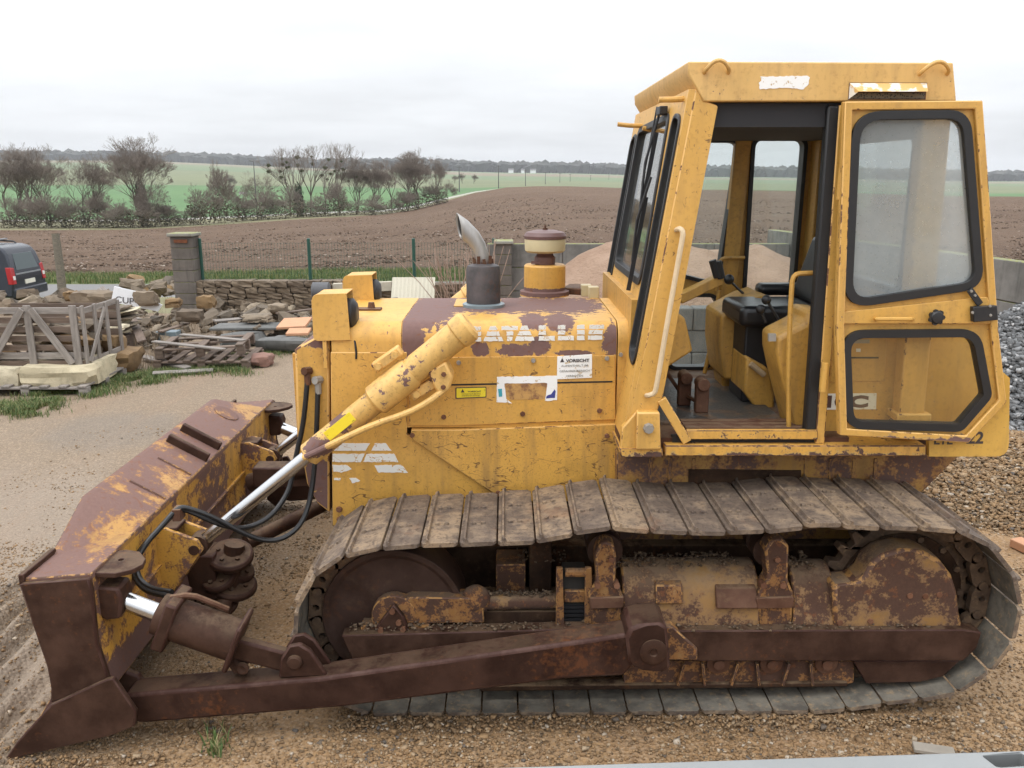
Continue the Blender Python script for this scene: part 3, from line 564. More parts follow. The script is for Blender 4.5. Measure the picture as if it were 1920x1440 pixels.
MB().py(XZ(-.5, (1650, 600), (1745, 600), (1745, 840), (1650, 840)), -.5, -.46).build('inner_side', M_hull, cb)
MB().tube([P(1690, 735, -.70), P(1683, 760, -.70), P(1676, 790, -.70), P(1672, 812, -.70)], .02, 8).build('hose', M_hose, cb)
MB().box(1.84, 1.99, -.45, .72, 1.22, 1.70).build('rear_bulkhead', M_interior, cb, .01)
# rear frame with window
rw = [(-.60, 1.92), (.60, 1.92), (.60, 2.68), (-.60, 2.68)]
MB().plate([(-.72, 1.78), (.80, 1.78), (.80, 2.81), (-.72, 2.81)], [rpoly(rw, .07)], lambda a, b, t: (1.96+t*.03, a, b)).build('rear_frame', M_cab, cb, .004)
so = MB().plate(rpoly(inset(rw, -.015), .08), [rpoly(inset(rw, .02), .05)], lambda a, b, t: (1.945+t*.06, a, b)).build('rear_window_seal', M_rubber, cb)
MB().plate(rpoly(rw, .06), [], lambda a, b, t: (1.972+t*.005, a, b)).build('pane', M_glass, so, smooth=False)
# far side with its windows
w1 = XZ(FY, (1300, 264), (1386, 264), (1344, 533), (1268, 514)); w2 = XZ(FY, (1410, 260), (1508, 260), (1482, 570), (1392, 548)); w3 = XZ(FY, (1262, 552), (1336, 552), (1352, 580), (1326, 688), (1250, 688))
o = [(front_x(1.22)+.01, 1.22), (2.0, 1.22), (2.0, 2.81), (front_x(2.81)+.01, 2.81)]
MB().py(o, FY-.03, FY+.02, [rpoly(w1, .06), rpoly(w2, .09), rpoly(w3, .05)]).build('far_side_frame', M_interior, cb, .004)
for w in (w1, w2, w3):
    so = MB().py(rpoly(inset(w, -.012), .07), FY-.05, FY+.04, [rpoly(inset(w, .012), .05)]).build('side_window_seal', M_rubber, cb)
    MB().py(rpoly(inset(w, .004), .06), FY-.004, FY+.002).build('pane', M_glass, so, smooth=False)
a, b = P(1394, 250, FY-.03), P(1362, 560, FY-.03); MB().bar(a, b, .10, .06).build('far_pillar', M_interior, cb, .006)
MB().box(1.93, 1.99, .62, .77, 1.25, 2.80).build('far_pillar', M_interior, cb, .006)
MB().tube([P(1344, 545, .66), P(1345, 500, .66), P(1352, 486, .66), P(1362, 483, .66), P(1395, 483, .72)], .012, 8, 1).build('far_grab_rail', M_interior, cb)
MB().tube([P(1349, 545, .55), P(1330, 660, .55), P(1321, 700, .55)], .013, 8).build('far_door_rod', M_interior, cb)
# cab floor, seat, consoles, levers
MB().box(front_x(1.22), 1.70, CY+.03, FY-.03, 1.14, 1.225).build('cab_floor', M_rusty, cb)
MB().pz([(.80, -.55), (1.46, -.55), (1.44, .45), (.72, .45)], 1.225, 1.240).build('floor_mat', M_mat, cb, .003)
MB().box(front_x(1.3)+.05, front_x(1.3)+.09, -.55, .75, 1.2, 1.88).build('dash_wall', M_interior, cb)
MB().py(XZ(-.30, (1236, 560), (1276, 590), (1290, 650), (1262, 668), (1230, 690)), -.42, -.30).build('dash_side', M_interior, cb, .01)
seat = part_empty('seat', cb)
def rbox(x0, x1, y0, y1, z0, z1): return MB().box(x0, x1, y0, y1, z0, z1)
a = P(1386, 610, -.22); b = P(1500, 560, -.22)
c0 = rbox(a.x, 1.74, -.24, .20, a.z-.01, a.z+.105).build('cushion', M_vinyl, seat, .035, seg=3)
MB().add([(1.68, -.24, a.z+.10), (1.80, -.24, a.z+.10), (1.80, .22, a.z+.10), (1.68, .22, a.z+.10), (1.78, -.22, a.z+.46), (1.86, -.22, a.z+.46), (1.86, .20, a.z+.46), (1.78, .20, a.z+.46)],
         [(0,3,2,1),(4,5,6,7),(0,1,5,4),(1,2,6,5),(2,3,7,6),(3,0,4,7)]).build('backrest', M_vinyl, seat, .03, seg=3)
rbox(a.x+.06, 1.5, -.14, .14, 1.24, a.z+.02).build('pedestal', M_black, seat, .01)
MB().box(1.50, 1.80, .22, .34, a.z+.10, a.z+.17).build('armrest', M_vinyl, seat, .03, seg=3)
# far console with quadrant and lever
cf = MB().py(XZ(.10, (1352, 592), (1408, 562), (1440, 552), (1440, 640), (1402, 640), (1392, 712), (1358, 712), (1350, 650)), .10, .50).build('far_console', M_interior, cb, .015)
MB().py(XZ(.26, (1345, 665), (1395, 690), (1440, 700), (1440, 735), (1355, 735)), .24, .45).build('console_foot', M_interior, cf, .01)
MB().tube([P(1398, 555, .33), P(1368, 526, .33)], .008, 6).build('lever', M_black, cf); p = P(1367, 524, .33); MB().ball(p, .032).build('lever_knob', M_black, cf)
MB().bar(P(1385, 570, .30)+Vector((0, 0, .012)), P(1418, 553, .30)+Vector((0, 0, .012)), .02, .05).build('quadrant_slot', M_dark, cf)
# steering pedestal arm with two grips
br = MB().bar(P(1272, 560, .1), P(1350, 523, .1), .055, .10).build('steering_arm', M_interior, cb, .006)
for q in (((1345, 520), (1336, 488)), ((1353, 522), (1346, 490))): MB().tube([P(*q[0], .05), P(*q[1], .05)], .022, 8).build('steering_grip', M_rubber, br)
# near console, rail and levers
nc = MB().py(XZ(-.52, (1440, 622), (1492, 596), (1498, 574), (1535, 578), (1535, 806), (1478, 806), (1448, 690), (1440, 650)), -.66, -.40).build('near_console', M_interior, cb, .02)
MB().py(XZ(-.67, (1441, 626), (1455, 626), (1455, 640), (1441, 640)), -.672, -.655).build('switch_plate', M_bolt, nc)
MB().tube([P(1479, 806, -.70), P(1478, 690, -.70), P(1484, 530, -.70), P(1490, 515, -.70), P(1502, 512, -.70), P(1555, 512, -.70)], .0125, 8, 1).build('console_rail', M_interior, nc)
for q in (((1468, 612), (1437, 562)), ((1436, 605), (1426, 580))):
    MB().tube([P(*q[0], -.40), P(*q[1], -.40)], .008, 6).build('lever', M_black, nc); MB().ball(P(*q[1], -.40), .026).build('lever_knob', M_black, nc)
MB().py(XZ(-.2, (1400, 668), (1440, 690), (1452, 740), (1452, 790), (1420, 770), (1395, 735)), -.2, .1).build('floor_console', M_interior, cb, .015)
MB().tube([P(1407, 682, -.22), P(1433, 703, -.22)], .016, 8).build('handbrake', plain('worn_handle', (.45, .33, .2), .5), cb)
for (x, y0, y1, Y) in ((1313, 790, 748, -.35), (1281, 770, 735, -.2)):
    a, b = P(x, y0, Y), P(x+2, y1, Y); MB().bar((a.x, Y, 1.24), (b.x, Y, 1.40), .07, .05).cyl((b.x, Y-.05, 1.40), (b.x, Y+.05, 1.40), .035, n=12).build('pedal', M_rusty, cb, .006)
MB().tube([P(1248, 695, -.1), P(1275, 735, -.15), P(1305, 752, -.3)], .011, 6).build('pedal_rod', M_rusty, cb)

# ------------------------------------------------------------------ door, folded back against the side
dr = part_empty('door', dz); DY = -.87
do = XZ(DY, (1581, 191), (1838, 189), (1846, 300), (1868, 620), (1883, 752), (1812, 828), (1572, 814), (1566, 610))
wu = XZ(DY, (1596, 209), (1816, 206), (1842, 540), (1579, 579)); wl = XZ(DY, (1576, 618), (1834, 616), (1857, 742), (1800, 808), (1584, 802))
ru, rl = [.13, .12, .10, .12], [.10, .12, .06, .06, .10]
MB().py(do, DY, DY+.022, [rpoly(inset(wu, .006), ru, 8), rpoly(inset(wl, .006), rl, 8)]).build('door_panel', M_door, dr, .003)
rim = inset(do, .035); MB().py(do, DY-.022, DY+.001, [rim]).build('door_rim', M_door, dr, .005)
mid = XZ(DY, (1579, 584), (1848, 556), (1866, 606), (1578, 606)); MB().py(mid, DY-.018, DY+.001).build('door_mid_rail', M_door, dr, .004)
for w, rr, mt in ((wu, ru, M_fog), (wl, rl, M_glassdirty)):
    so = MB().py(rpoly(w, rr, 8), DY-.020, DY+.03, [rpoly(inset(w, .038), [max(x-.035, .02) for x in rr], 8)]).build('door_window_seal', M_rubber, dr, .008)
    MB().py(rpoly(inset(w, .03), [max(x-.03, .02) for x in rr], 8), DY+.004, DY+.009).build('pane', mt, so, smooth=False)
MB().tube([P(1642, 598, DY-.015), P(1643, 598, DY-.05), P(1648, 598, DY-.055), P(1704, 598, DY-.055), P(1709, 598, DY-.05), P(1710, 598, DY-.015)], .0095, 8, 1).build('door_handle', M_cab, dr)
kb = P(1750, 593, DY-.018); MB().lathe(kb, (0, -1, 0), [(.012, 0), (.012, .02), (.030, .022), (.032, .035), (.024, .045), (.005, .047)], 16).build('knob', M_black, dr)
kk = MB()
for i in range(7): an = i*2*math.pi/7; kk.cyl(kb+Vector((.027*math.cos(an), -.023, .027*math.sin(an))), kb+Vector((.027*math.cos(an), -.038, .027*math.sin(an))), .011, n=8)
kk.build('knob_lobes', M_black, dr)
lk = MB().py(XZ(DY, (1814, 573), (1859, 570), (1861, 597), (1815, 601)), DY-.05, DY-.018).build('door_lock', M_black, dr, .004)
MB().bar(P(1818, 543, DY-.03), P(1838, 571, DY-.03), .03, .008).build('lock_arm', M_black, lk, .002)
for q in ((1823, 586), (1856, 574), (1857, 591), (1821, 546), (1828, 554)): bolt(q[0], q[1], DY-.05 if q[1] > 560 else DY-.034, lk, .007, M_bolt, .006)
for z in (2.45, 1.55): MB().cyl((P(1575, 400, DY).x, DY+.02, z-.07), (P(1575, 400, DY).x, DY+.02, z+.07), .016, n=10).build('hinge', M_cab, dr)

# ------------------------------------------------------------------ lift cylinders
def lift(s):
    lc = part_empty('lift_cylinder', dz); A = P(375, 1018, -.714); B = P(874, 614, -.66); A.y *= -s; B.y *= -s
    D = B-A; at = lambda t: A+D*t
    MB().cyl(at(0), at(.44), .034, n=18).build('rod', M_chrome, lc)
    MB().lathe(at(.415), D, [(.045, 0), (.062, .012), (.062, .26*D.length), (.07, .27*D.length)], 24).build('lower_barrel', M_cyl, lc)
    MB().lathe(at(.665), D, [(.068, 0), (.082, .015), (.082, .13*D.length), (.074, .14*D.length)], 24).build('collar', M_cyl, lc)
    MB().lathe(at(.79), D, [(.071, 0), (.071, .175*D.length), (.079, .18*D.length), (.080, .215*D.length), (.062, .225*D.length)], 24).build('upper_barrel', M_cyl, lc)
    MB().cyl(A+Vector((0, -.045, 0)), A+Vector((0, .045, 0)), .055, n=16).build('rod_eye', M_steel, lc)
    if s < 0:
        for q in (((702, 690), (752, 655)), ((772, 742), (832, 706))):
            a, b = P(*q[0], -.655), P(*q[1], -.655); y = MB().bar(a, b, .055, .07).build('yoke_clamp', M_cyl, lc, .01)
            for t in (.18, .8): p = a.lerp(b, t)+Vector((0, -.035, 0)); MB().cyl(p, p+Vector((0, -.014, 0)), .019, n=6).build('bolt', M_cyl, y)
        MB().py(XZ(-.62, (805, 690), (838, 670), (852, 700), (846, 722), (828, 735), (815, 716)), -.72, -.58).build('port_block', M_cyl, lc, .012)
        bolt(832, 702, -.72, lc, .013); bolt(831, 726, -.72, lc, .013)
        MB().tube([P(838, 670, -.64), P(832, 655, -.62), P(848, 640, -.60), P(868, 625, -.60)], .012, 8, 1).build('upper_pipe', M_cyl, lc)
        MB().tube([P(833, 731, -.70), P(803, 754, -.74), P(764, 775, -.76), P(700, 796, -.77), P(640, 824, -.78), P(592, 848, -.78), P(570, 858, -.76)], .0165, 10, 1).build('oil_pipe', M_cyl, lc)
        a, b = P(688, 752, -.77), P(736, 706, -.77); D2 = D.normalized(); sd = D2.cross(Vector((0, -1, 0))).normalized(); c = at(.555)+Vector((0, -.0625, 0))+sd*-.02
        q = MB().obox(c, D2*.085, sd*.026, Vector((0, .002, 0))).build('label', M_lab, lc, .001)
    return lc
lift(-1); lift(1)
# ------------------------------------------------------------------ blade
bl = part_empty('blade', dz); BH = 1.48; BY = -BH
fc = XZ(BY, (38, 1094), (50, 1130), (62, 1166), (78, 1212), (90, 1248), (97, 1285), (92, 1312), (70, 1348), (40, 1388), (4, 1430))
bk = XZ(BY, (56, 1408), (205, 1300), (196, 1262), (180, 1190), (168, 1084))
MB().py(fc+bk, -BH+.02, BH-.02).build('mouldboard', M_blade, bl, .004)
for s in (-1, 1):
    e0 = XZ(BY, (38, 1094), (168, 1084), (174, 1105), (184, 1205), (208, 1278), (97, 1316), (97, 1285), (90, 1248), (62, 1166))
    sp_ = MB().py(e0, s*(BH-.02), s*(BH+.012)).build('side_plate', M_steel, bl, .008)
    MB().py(XZ(BY-.02, (98, 1318), (203, 1270), (216, 1268), (258, 1330), (256, 1356), (215, 1373), (48, 1412), (3, 1434), (38, 1384)), s*(BH+.012), s*(BH+.04)).build('end_bit', M_steel, bl, .006)
(xt, zt), (xb, zb) = fc[0], bk[4]; zb += .0
ST = [(-BH+.02, 0), (-1.22, 0), (-.92, .165), (.92, .165), (1.22, 0), (BH-.02, 0)]
tv = []; xr = xb-.0
for y, h in ST: tv += [(xt-.005, y, zt-.02), (xt-.005+h*.1, y, zt+h+.012), (xt+.03+h*.1, y, zt+h+.014), (xr, y, zb+.012), (xr, y, zb-.02)]
tf = [(5*k+i, 5*k+(i+1) % 5, 5*k+5+(i+1) % 5, 5*k+5+i) for k in range(5) for i in range(5)]+[(0, 1, 2, 3, 4), (29, 28, 27, 26, 25)]
tp = MB().add(tv, tf).build('top_plate', M_bladetop, bl, .006)
for s in (-1, 1): MB().box(xt-.012, xt+.012, min(s*1.20, s*1.47), max(s*1.20, s*1.47), zt-.02, zt+.035).build('front_lip', M_steel, bl, .004)
def on_top(y, t):
    for (y0, h0), (y1, h1) in zip(ST[:-1], ST[1:]):
        if y0 <= y <= y1: h = h0+(h1-h0)*(y-y0)/(y1-y0)
    a = Vector((xt+.03+h*.1, y, zt+h+.014)); b = Vector((xr, y, zb+.012)); return a.lerp(b, t)
for y in (-.62, -.25): MB().bar(on_top(y, .25)+Vector((0, 0, .004)), on_top(y, .95)+Vector((0, 0, .004)), .014, .014).build('weld_rib', M_bladetop, tp, .004)
for y in (.0, .22): MB().bar(on_top(y, .1)+Vector((0, 0, .02)), on_top(y, 1.0)+Vector((0, 0, .02)), .035, .06, (0, 0, 1)).build('lifting_lug', M_steel, tp, .006)
c = on_top(.78, .45); tdir = (on_top(.78, 1)-on_top(.78, 0)).normalized(); nrm = tdir.cross(Vector((0, 1, 0))).normalized(); nrm = nrm if nrm.z > 0 else -nrm
MB().cyl(c-nrm*.003, c+nrm*.006, .085, n=24).build('cover_disc', M_bladetop, tp, .002)
for s in (-1, 1):
    zd = .83; dp = [G(x, y, zd) for x, y in ((147, 1074), (178, 1042), (205, 1034), (238, 1030), (262, 1034), (273, 1047), (268, 1058), (250, 1067), (215, 1075))]
    hp_ = G(227, 1049, zd); hole = [(hp_.x+.012*math.cos(k*.785), -s*hp_.y+.012*math.sin(k*.785)) for k in range(8)]
    MB().pz([(p.x, -s*p.y) for p in dp], zd-.022, zd, [hole]).build('wear_cap', M_steel, bl, .003)
    # lift bracket, two cheek plates
    pb = P(375, 1018, -.714); xw = xr
    for dy in (-.075, .06):
        y0 = s*.714+dy; chk = [(xw-.02, pb.z+.11), (xw+.05, pb.z+.115), (pb.x+.02, pb.z+.05), (pb.x+.045, pb.z+.0), (pb.x+.01, pb.z-.05), (xw+.03, pb.z-.27), (xw+.0, pb.z-.27)]
        MB().py(chk, y0-.012, y0+.012).build('lift_bracket', M_blade, bl, .004)
    MB().box(xw-.01, xw+.10, s*.714-.07, s*.714+.055, pb.z+.09, pb.z+.112).build('bracket_top', M_steel, bl, .004)
    MB().cyl((pb.x, s*.714-.095, pb.z), (pb.x, s*.714+.08, pb.z), .026, n=14).build('bracket_pin', M_steel, bl)
    # tilt cylinder / brace lug
    Y = s*1.30; a = P(190, 1095, -1.36); MB().py(XZ(-1.36, (178, 1088), (232, 1092), (240, 1110), (236, 1148), (205, 1150), (184, 1130)), s*1.30, s*1.42).build('brace_lug', M_steel, bl, .012)
    MB().py(XZ(-1.36, (200, 1262), (250, 1280), (262, 1300), (262, 1345), (240, 1360), (205, 1335)), s*1.27, s*1.31).build('arm_lug', M_steel, bl, .01)
MB().box(xr-.008, xr+.014, -1.3, 1.3, .55, .566).build('stiffener', M_blade, bl, .003)
# mud welded lump and hook
MB().tube([P(205, 1238, -1.2), P(225, 1228, -1.2), P(242, 1222, -1.2)], [.03, .022, .025], 8).build('weld_lump', M_steel, bl)
# ------------------------------------------------------------------ push arms
for s in (-1, 1):
    pa = part_empty('push_arm', dz); AY = -1.42
    top = [(232, 1303), (600, 1272), (1070, 1205), (1190, 1187)]; bot = [(1196, 1240), (1170, 1268), (1060, 1274), (640, 1327), (270, 1357), (246, 1352)]
    MB().py(XZ(AY, *(top+bot)), s*1.42, s*1.28).build('beam', M_arm, pa, .016, seg=3)
    MB().py(XZ(AY, (1172, 1190), (1180, 1174), (1196, 1168), (1238, 1165), (1250, 1172), (1256, 1250), (1244, 1256), (1200, 1252), (1178, 1240)), s*1.44, s*1.24).build('trunnion_cap', M_arm, pa, .014)
    c = P(1225, 1222, -1.44); MB().lathe((c.x, s*1.44, c.z), (0, s, 0), [(.060, -.02), (.060, .006), (.052, .010), (.02, .010), (.015, .004)], 24).build('trunnion_pin', M_steel, pa)
    MB().py(XZ(AY, (520, 1276), (524, 1240), (538, 1218), (560, 1214), (580, 1226), (612, 1272)), s*1.40, s*1.37).build('brace_ear', M_arm, pa, .008)
    MB().py(XZ(AY, (520, 1276), (524, 1240), (538, 1218), (560, 1214), (580, 1226), (612, 1272)), s*1.31, s*1.285).build('brace_ear', M_arm, pa, .008)
    c = P(552, 1243, -1.41); MB().lathe((c.x, s*1.40, c.z), (0, s, 0), [(.034, 0), (.034, .012), (.026, .018), (.01, .018)], 18).build('brace_pin', M_steel, pa)
    t0, t1 = P(440, 1212, -1.345), P(560, 1243, -1.345); t0.y = s*1.345; t1.y = s*1.345
    tcy = part_empty('tilt_brace', dz); MB().bar(t0, t1, .10, .055).build('brace_bar', M_steel, tcy, .012)
    c0, c1, c2, c3 = [P(*q, -1.345) for q in ((232, 1125), (298, 1150), (318, 1157), (446, 1200))]
    for c in (c0, c1, c2, c3): c.y = s*1.345
    Dn = (c3-c0).normalized()
    MB().cyl(c0, c1, .042, n=20).build('rod', M_chrome, tcy)
    MB().lathe(c1, Dn, [(.055, -.01), (.092, 0), (.095, .03), (.095, (c3-c1).length-.0), (.07, (c3-c1).length+.01)], 24).build('barrel', M_steel, tcy)
    MB().obox(c2+Dn*.01, Dn*.028, Vector((0, .1, 0)), Dn.cross(Vector((0, 1, 0))).normalized()*.118).build('gland_flange', M_steel, tcy, .01)
    MB().obox(c3, Dn*.012, Vector((0, .10, 0)), Dn.cross(Vector((0, 1, 0))).normalized()*.115).build('end_flange', M_steel, tcy, .01)
    q = c2+Vector((.02, -.02, .105)); MB().tube([q, q+Vector((.08, .03, -.0)), q+Vector((.16, .05, -.05)), q+Vector((.22, .08, -.10))], .014, 8, 1).build('oil_pipe', M_rusty, tcy)
    MB().tube([P(430, 1215, -1.30) if s < 0 else Vector((-1.3, 1.3, .25)), P(455, 1252, -1.33) if s < 0 else Vector((-1.2, 1.33, .2))], .045, 12).build('grease_stub', M_steel, tcy)
    if s < 0:
        c = P(455, 1252, -1.37); MB().lathe(c, (0, -1, 0), [(.030, 0), (.030, .012), (.020, .016), (.008, .01)], 14).build('stub_cap', M_steel, tcy)
# centre coupling between blade and frame
cc = part_empty('centre_coupling', dz); p = P(428, 1050, -.42)
for (x, y, Y_, ax, rr, th) in ((432, 1036, -.42, (.15, -.35, 1), .125, .05), (408, 1080, -.46, (-.1, -.45, 1), .095, .045), (440, 1092, -.40, (.2, -.2, 1), .125, .05), (405, 1125, -.46, (.1, -.3, 1), .12, .045), (450, 1060, -.34, (.6, -.1, .8), .10, .06)):
    c = P(x, y, Y_); MB().lathe(c, ax, [(rr*.82, -th), (rr, -th*.75), (rr, -.012), (rr*.9, 0), (rr*.3, .006)], 22).build('coupling_disc', M_steel, cc, .004)
    ax = Vector(ax).normalized(); u_ = ax.orthogonal().normalized(); v_ = ax.cross(u_)
    for k in range(5):
        an = k*1.257+x; q = c+(u_*math.cos(an)+v_*math.sin(an))*rr*.55; MB().cyl(q-ax*.005, q+ax*.016, .013, n=6).build('bolt', M_steel, cc)
MB().cyl(P(425, 1130, -.42), P(440, 1020, -.40), .055, n=14).build('coupling_post', M_steel, cc)
MB().cyl(P(420, 1128, -.5), P(408, 1190, -.62), .05, .04, 14).build('coupling_arm', M_steel, cc)
MB().box(p.x-.30, p.x-.05, -.50, -.30, p.z-.2, p.z+.06).build('coupling_bracket', M_steel, cc, .01)
MB().cyl(P(462, 1018, -.28), P(640, 930, .25), .042, n=16).build('coupling_tube', M_steel, cc)
MB().cyl(P(470, 905, .45), P(600, 870, .35), .06, n=14).build('cross_tube', M_steel, cc)
MB().box(-1.62, -1.05, .35, .5, .55, .68).build('frame_member', M_steel, cc, .01)
# ------------------------------------------------------------------ hoses
def hose(pts, r=.0135): MB().tube([P(x, y, Y) for x, y, Y in pts], r, 10, 2).build('hydraulic_hose', M_hose, dz)
hose([(576, 712, -.49), (574, 745, -.50), (568, 800, -.50), (556, 850, -.50), (549, 890, -.52), (540, 925, -.56), (512, 965, -.64), (478, 986, -.7), (440, 992, -.78), (395, 977, -.85), (352, 956, -.88), (333, 955, -.9), (300, 990, -.95), (268, 1025, -1.0), (250, 1052, -1.05), (252, 1085, -1.1), (275, 1110, -1.15), (318, 1118, -1.22)])
hose([(596, 728, -.49), (595, 770, -.50), (592, 850, -.51), (584, 930, -.55), (568, 980, -.62), (538, 1008, -.68), (500, 1016, -.72), (455, 1000, -.78), (402, 970, -.84), (355, 953, -.88), (334, 951, -.91), (304, 986, -.96), (274, 1018, -1.01), (256, 1050, -1.06), (258, 1083, -1.1), (281, 1104, -1.14), (322, 1110, -1.2)])
for x, y in ((576, 700), (596, 717)):
    a = P(x, y, -.49); MB().cyl(a+Vector((0, 0, -.06)), a+Vector((0, 0, .01)), .017, n=10).cyl(a+Vector((.01, .02, .01)), a+Vector((-.012, -.02, .015)), .022, n=8).build('hose_fitting', M_bolt if x > 580 else M_rusty, dz)
MB().obox(P(335, 962, -.9), (.02, 0, 0), (0, .035, 0), (0, 0, .03)).build('hose_clamp', M_rusty, dz, .003)

# ------------------------------------------------------------------ tracks
def arc(cx, cz, r, a0, a1, n): return [(cx+r*math.cos(R(a0+(a1-a0)*k/n)), cz+r*math.sin(R(a0+(a1-a0)*k/n))) for k in range(n+1)]
path = [(-.42, .862), (-.1, .868), (.14, .882), (.38, .935), (.50, .943), (.66, .928), (.9, .918), (1.12, .922), (1.36, .95), (1.46, .954), (1.62, .945)]
path += arc(1.93, .505, .43, 88, -78, 14)+[(1.70, .045), (1.5, .016), (1.2, .012), (.4, .012), (-.3, .014)]+arc(-.555, .43, .418, 268, 98, 14)
def resample(pts, N):
    q = [Vector((a, 0, b)) for a, b in pts]
    for _ in range(2):
        n = []
        for a, b in zip(q, q[1:]+q[:1]): n += [a.lerp(b, .25), a.lerp(b, .75)]
        q = n
    seg = [(q[(i+1) % len(q)]-q[i]).length for i in range(len(q))]; L = sum(seg); out = []; i = 0; acc = 0
    for k in range(N):
        d = L*k/N
        while acc+seg[i] < d: acc += seg[i]; i += 1
        t = (d-acc)/seg[i]; a, b = q[i], q[(i+1) % len(q)]; out.append((a.lerp(b, t), (b-a).normalized()))
    return out, L
NS = 44; pos_, LEN = resample(path, NS); PT = LEN/NS
W = .315; h = PT*.5
shm = MB()
prof = [(-h*.97, -.006), (-h*.97, .012), (-h*.80, .013), (-h*.76, .031), (-h*.66, .031), (-h*.60, .014), (h*.86, .014), (h*.93, .010), (h*.93, -.004), (h*.80, -.006)]
n_ = len(prof); sv = []
for y, k_ in ((-W, .86), (-W+.018, 1.0), (W-.018, 1.0), (W, .86)): sv += [(a*k_, y, b) for a, b in prof]
shm.add(sv, [(r*n_+i, r*n_+(i+1) % n_, (r+1)*n_+(i+1) % n_, (r+1)*n_+i) for r in range(3) for i in range(n_)]+[tuple(range(n_)), tuple(range(4*n_-1, 3*n_-1, -1))])
for y in (-.10, .10):
    for x in (-.3, .2): shm.cyl((x*h, y+.0, .013), (x*h, y, .024), .013, .011, 6)
shoe_me = shm.mesh('track_shoe', M_track); M_shoein = steel('polished_shoe_underside', (.085, .077, .066), (.175, .158, .13), .25, .7, .6, 10); shoe_me.materials.append(M_shoein)
for f_ in shoe_me.polygons:
    if f_.normal.z < -.7: f_.material_index = 1
lm = MB()
for y in (-.085, .085):
    lp = rpoly([(-h*1.05, -.012), (-h*1.1, -.075), (-h*.5, -.098), (h*.5, -.098), (h*1.1, -.075), (h*1.05, -.012)], .02, 3)
    hol = [(-h*.18+.016*math.cos(k*1.05), -.045+.02*math.sin(k*1.05)) for k in range(6)]
    lm.py(lp, y-.018, y+.018, [hol]); lm.cyl((-h, y-.026, -.055), (-h, y+.026, -.055), .023, n=10)
lm.cyl((-h, -.08, -.055), (-h, .08, -.055), .03, n=10)
link_me = lm.mesh('track_link', M_link)
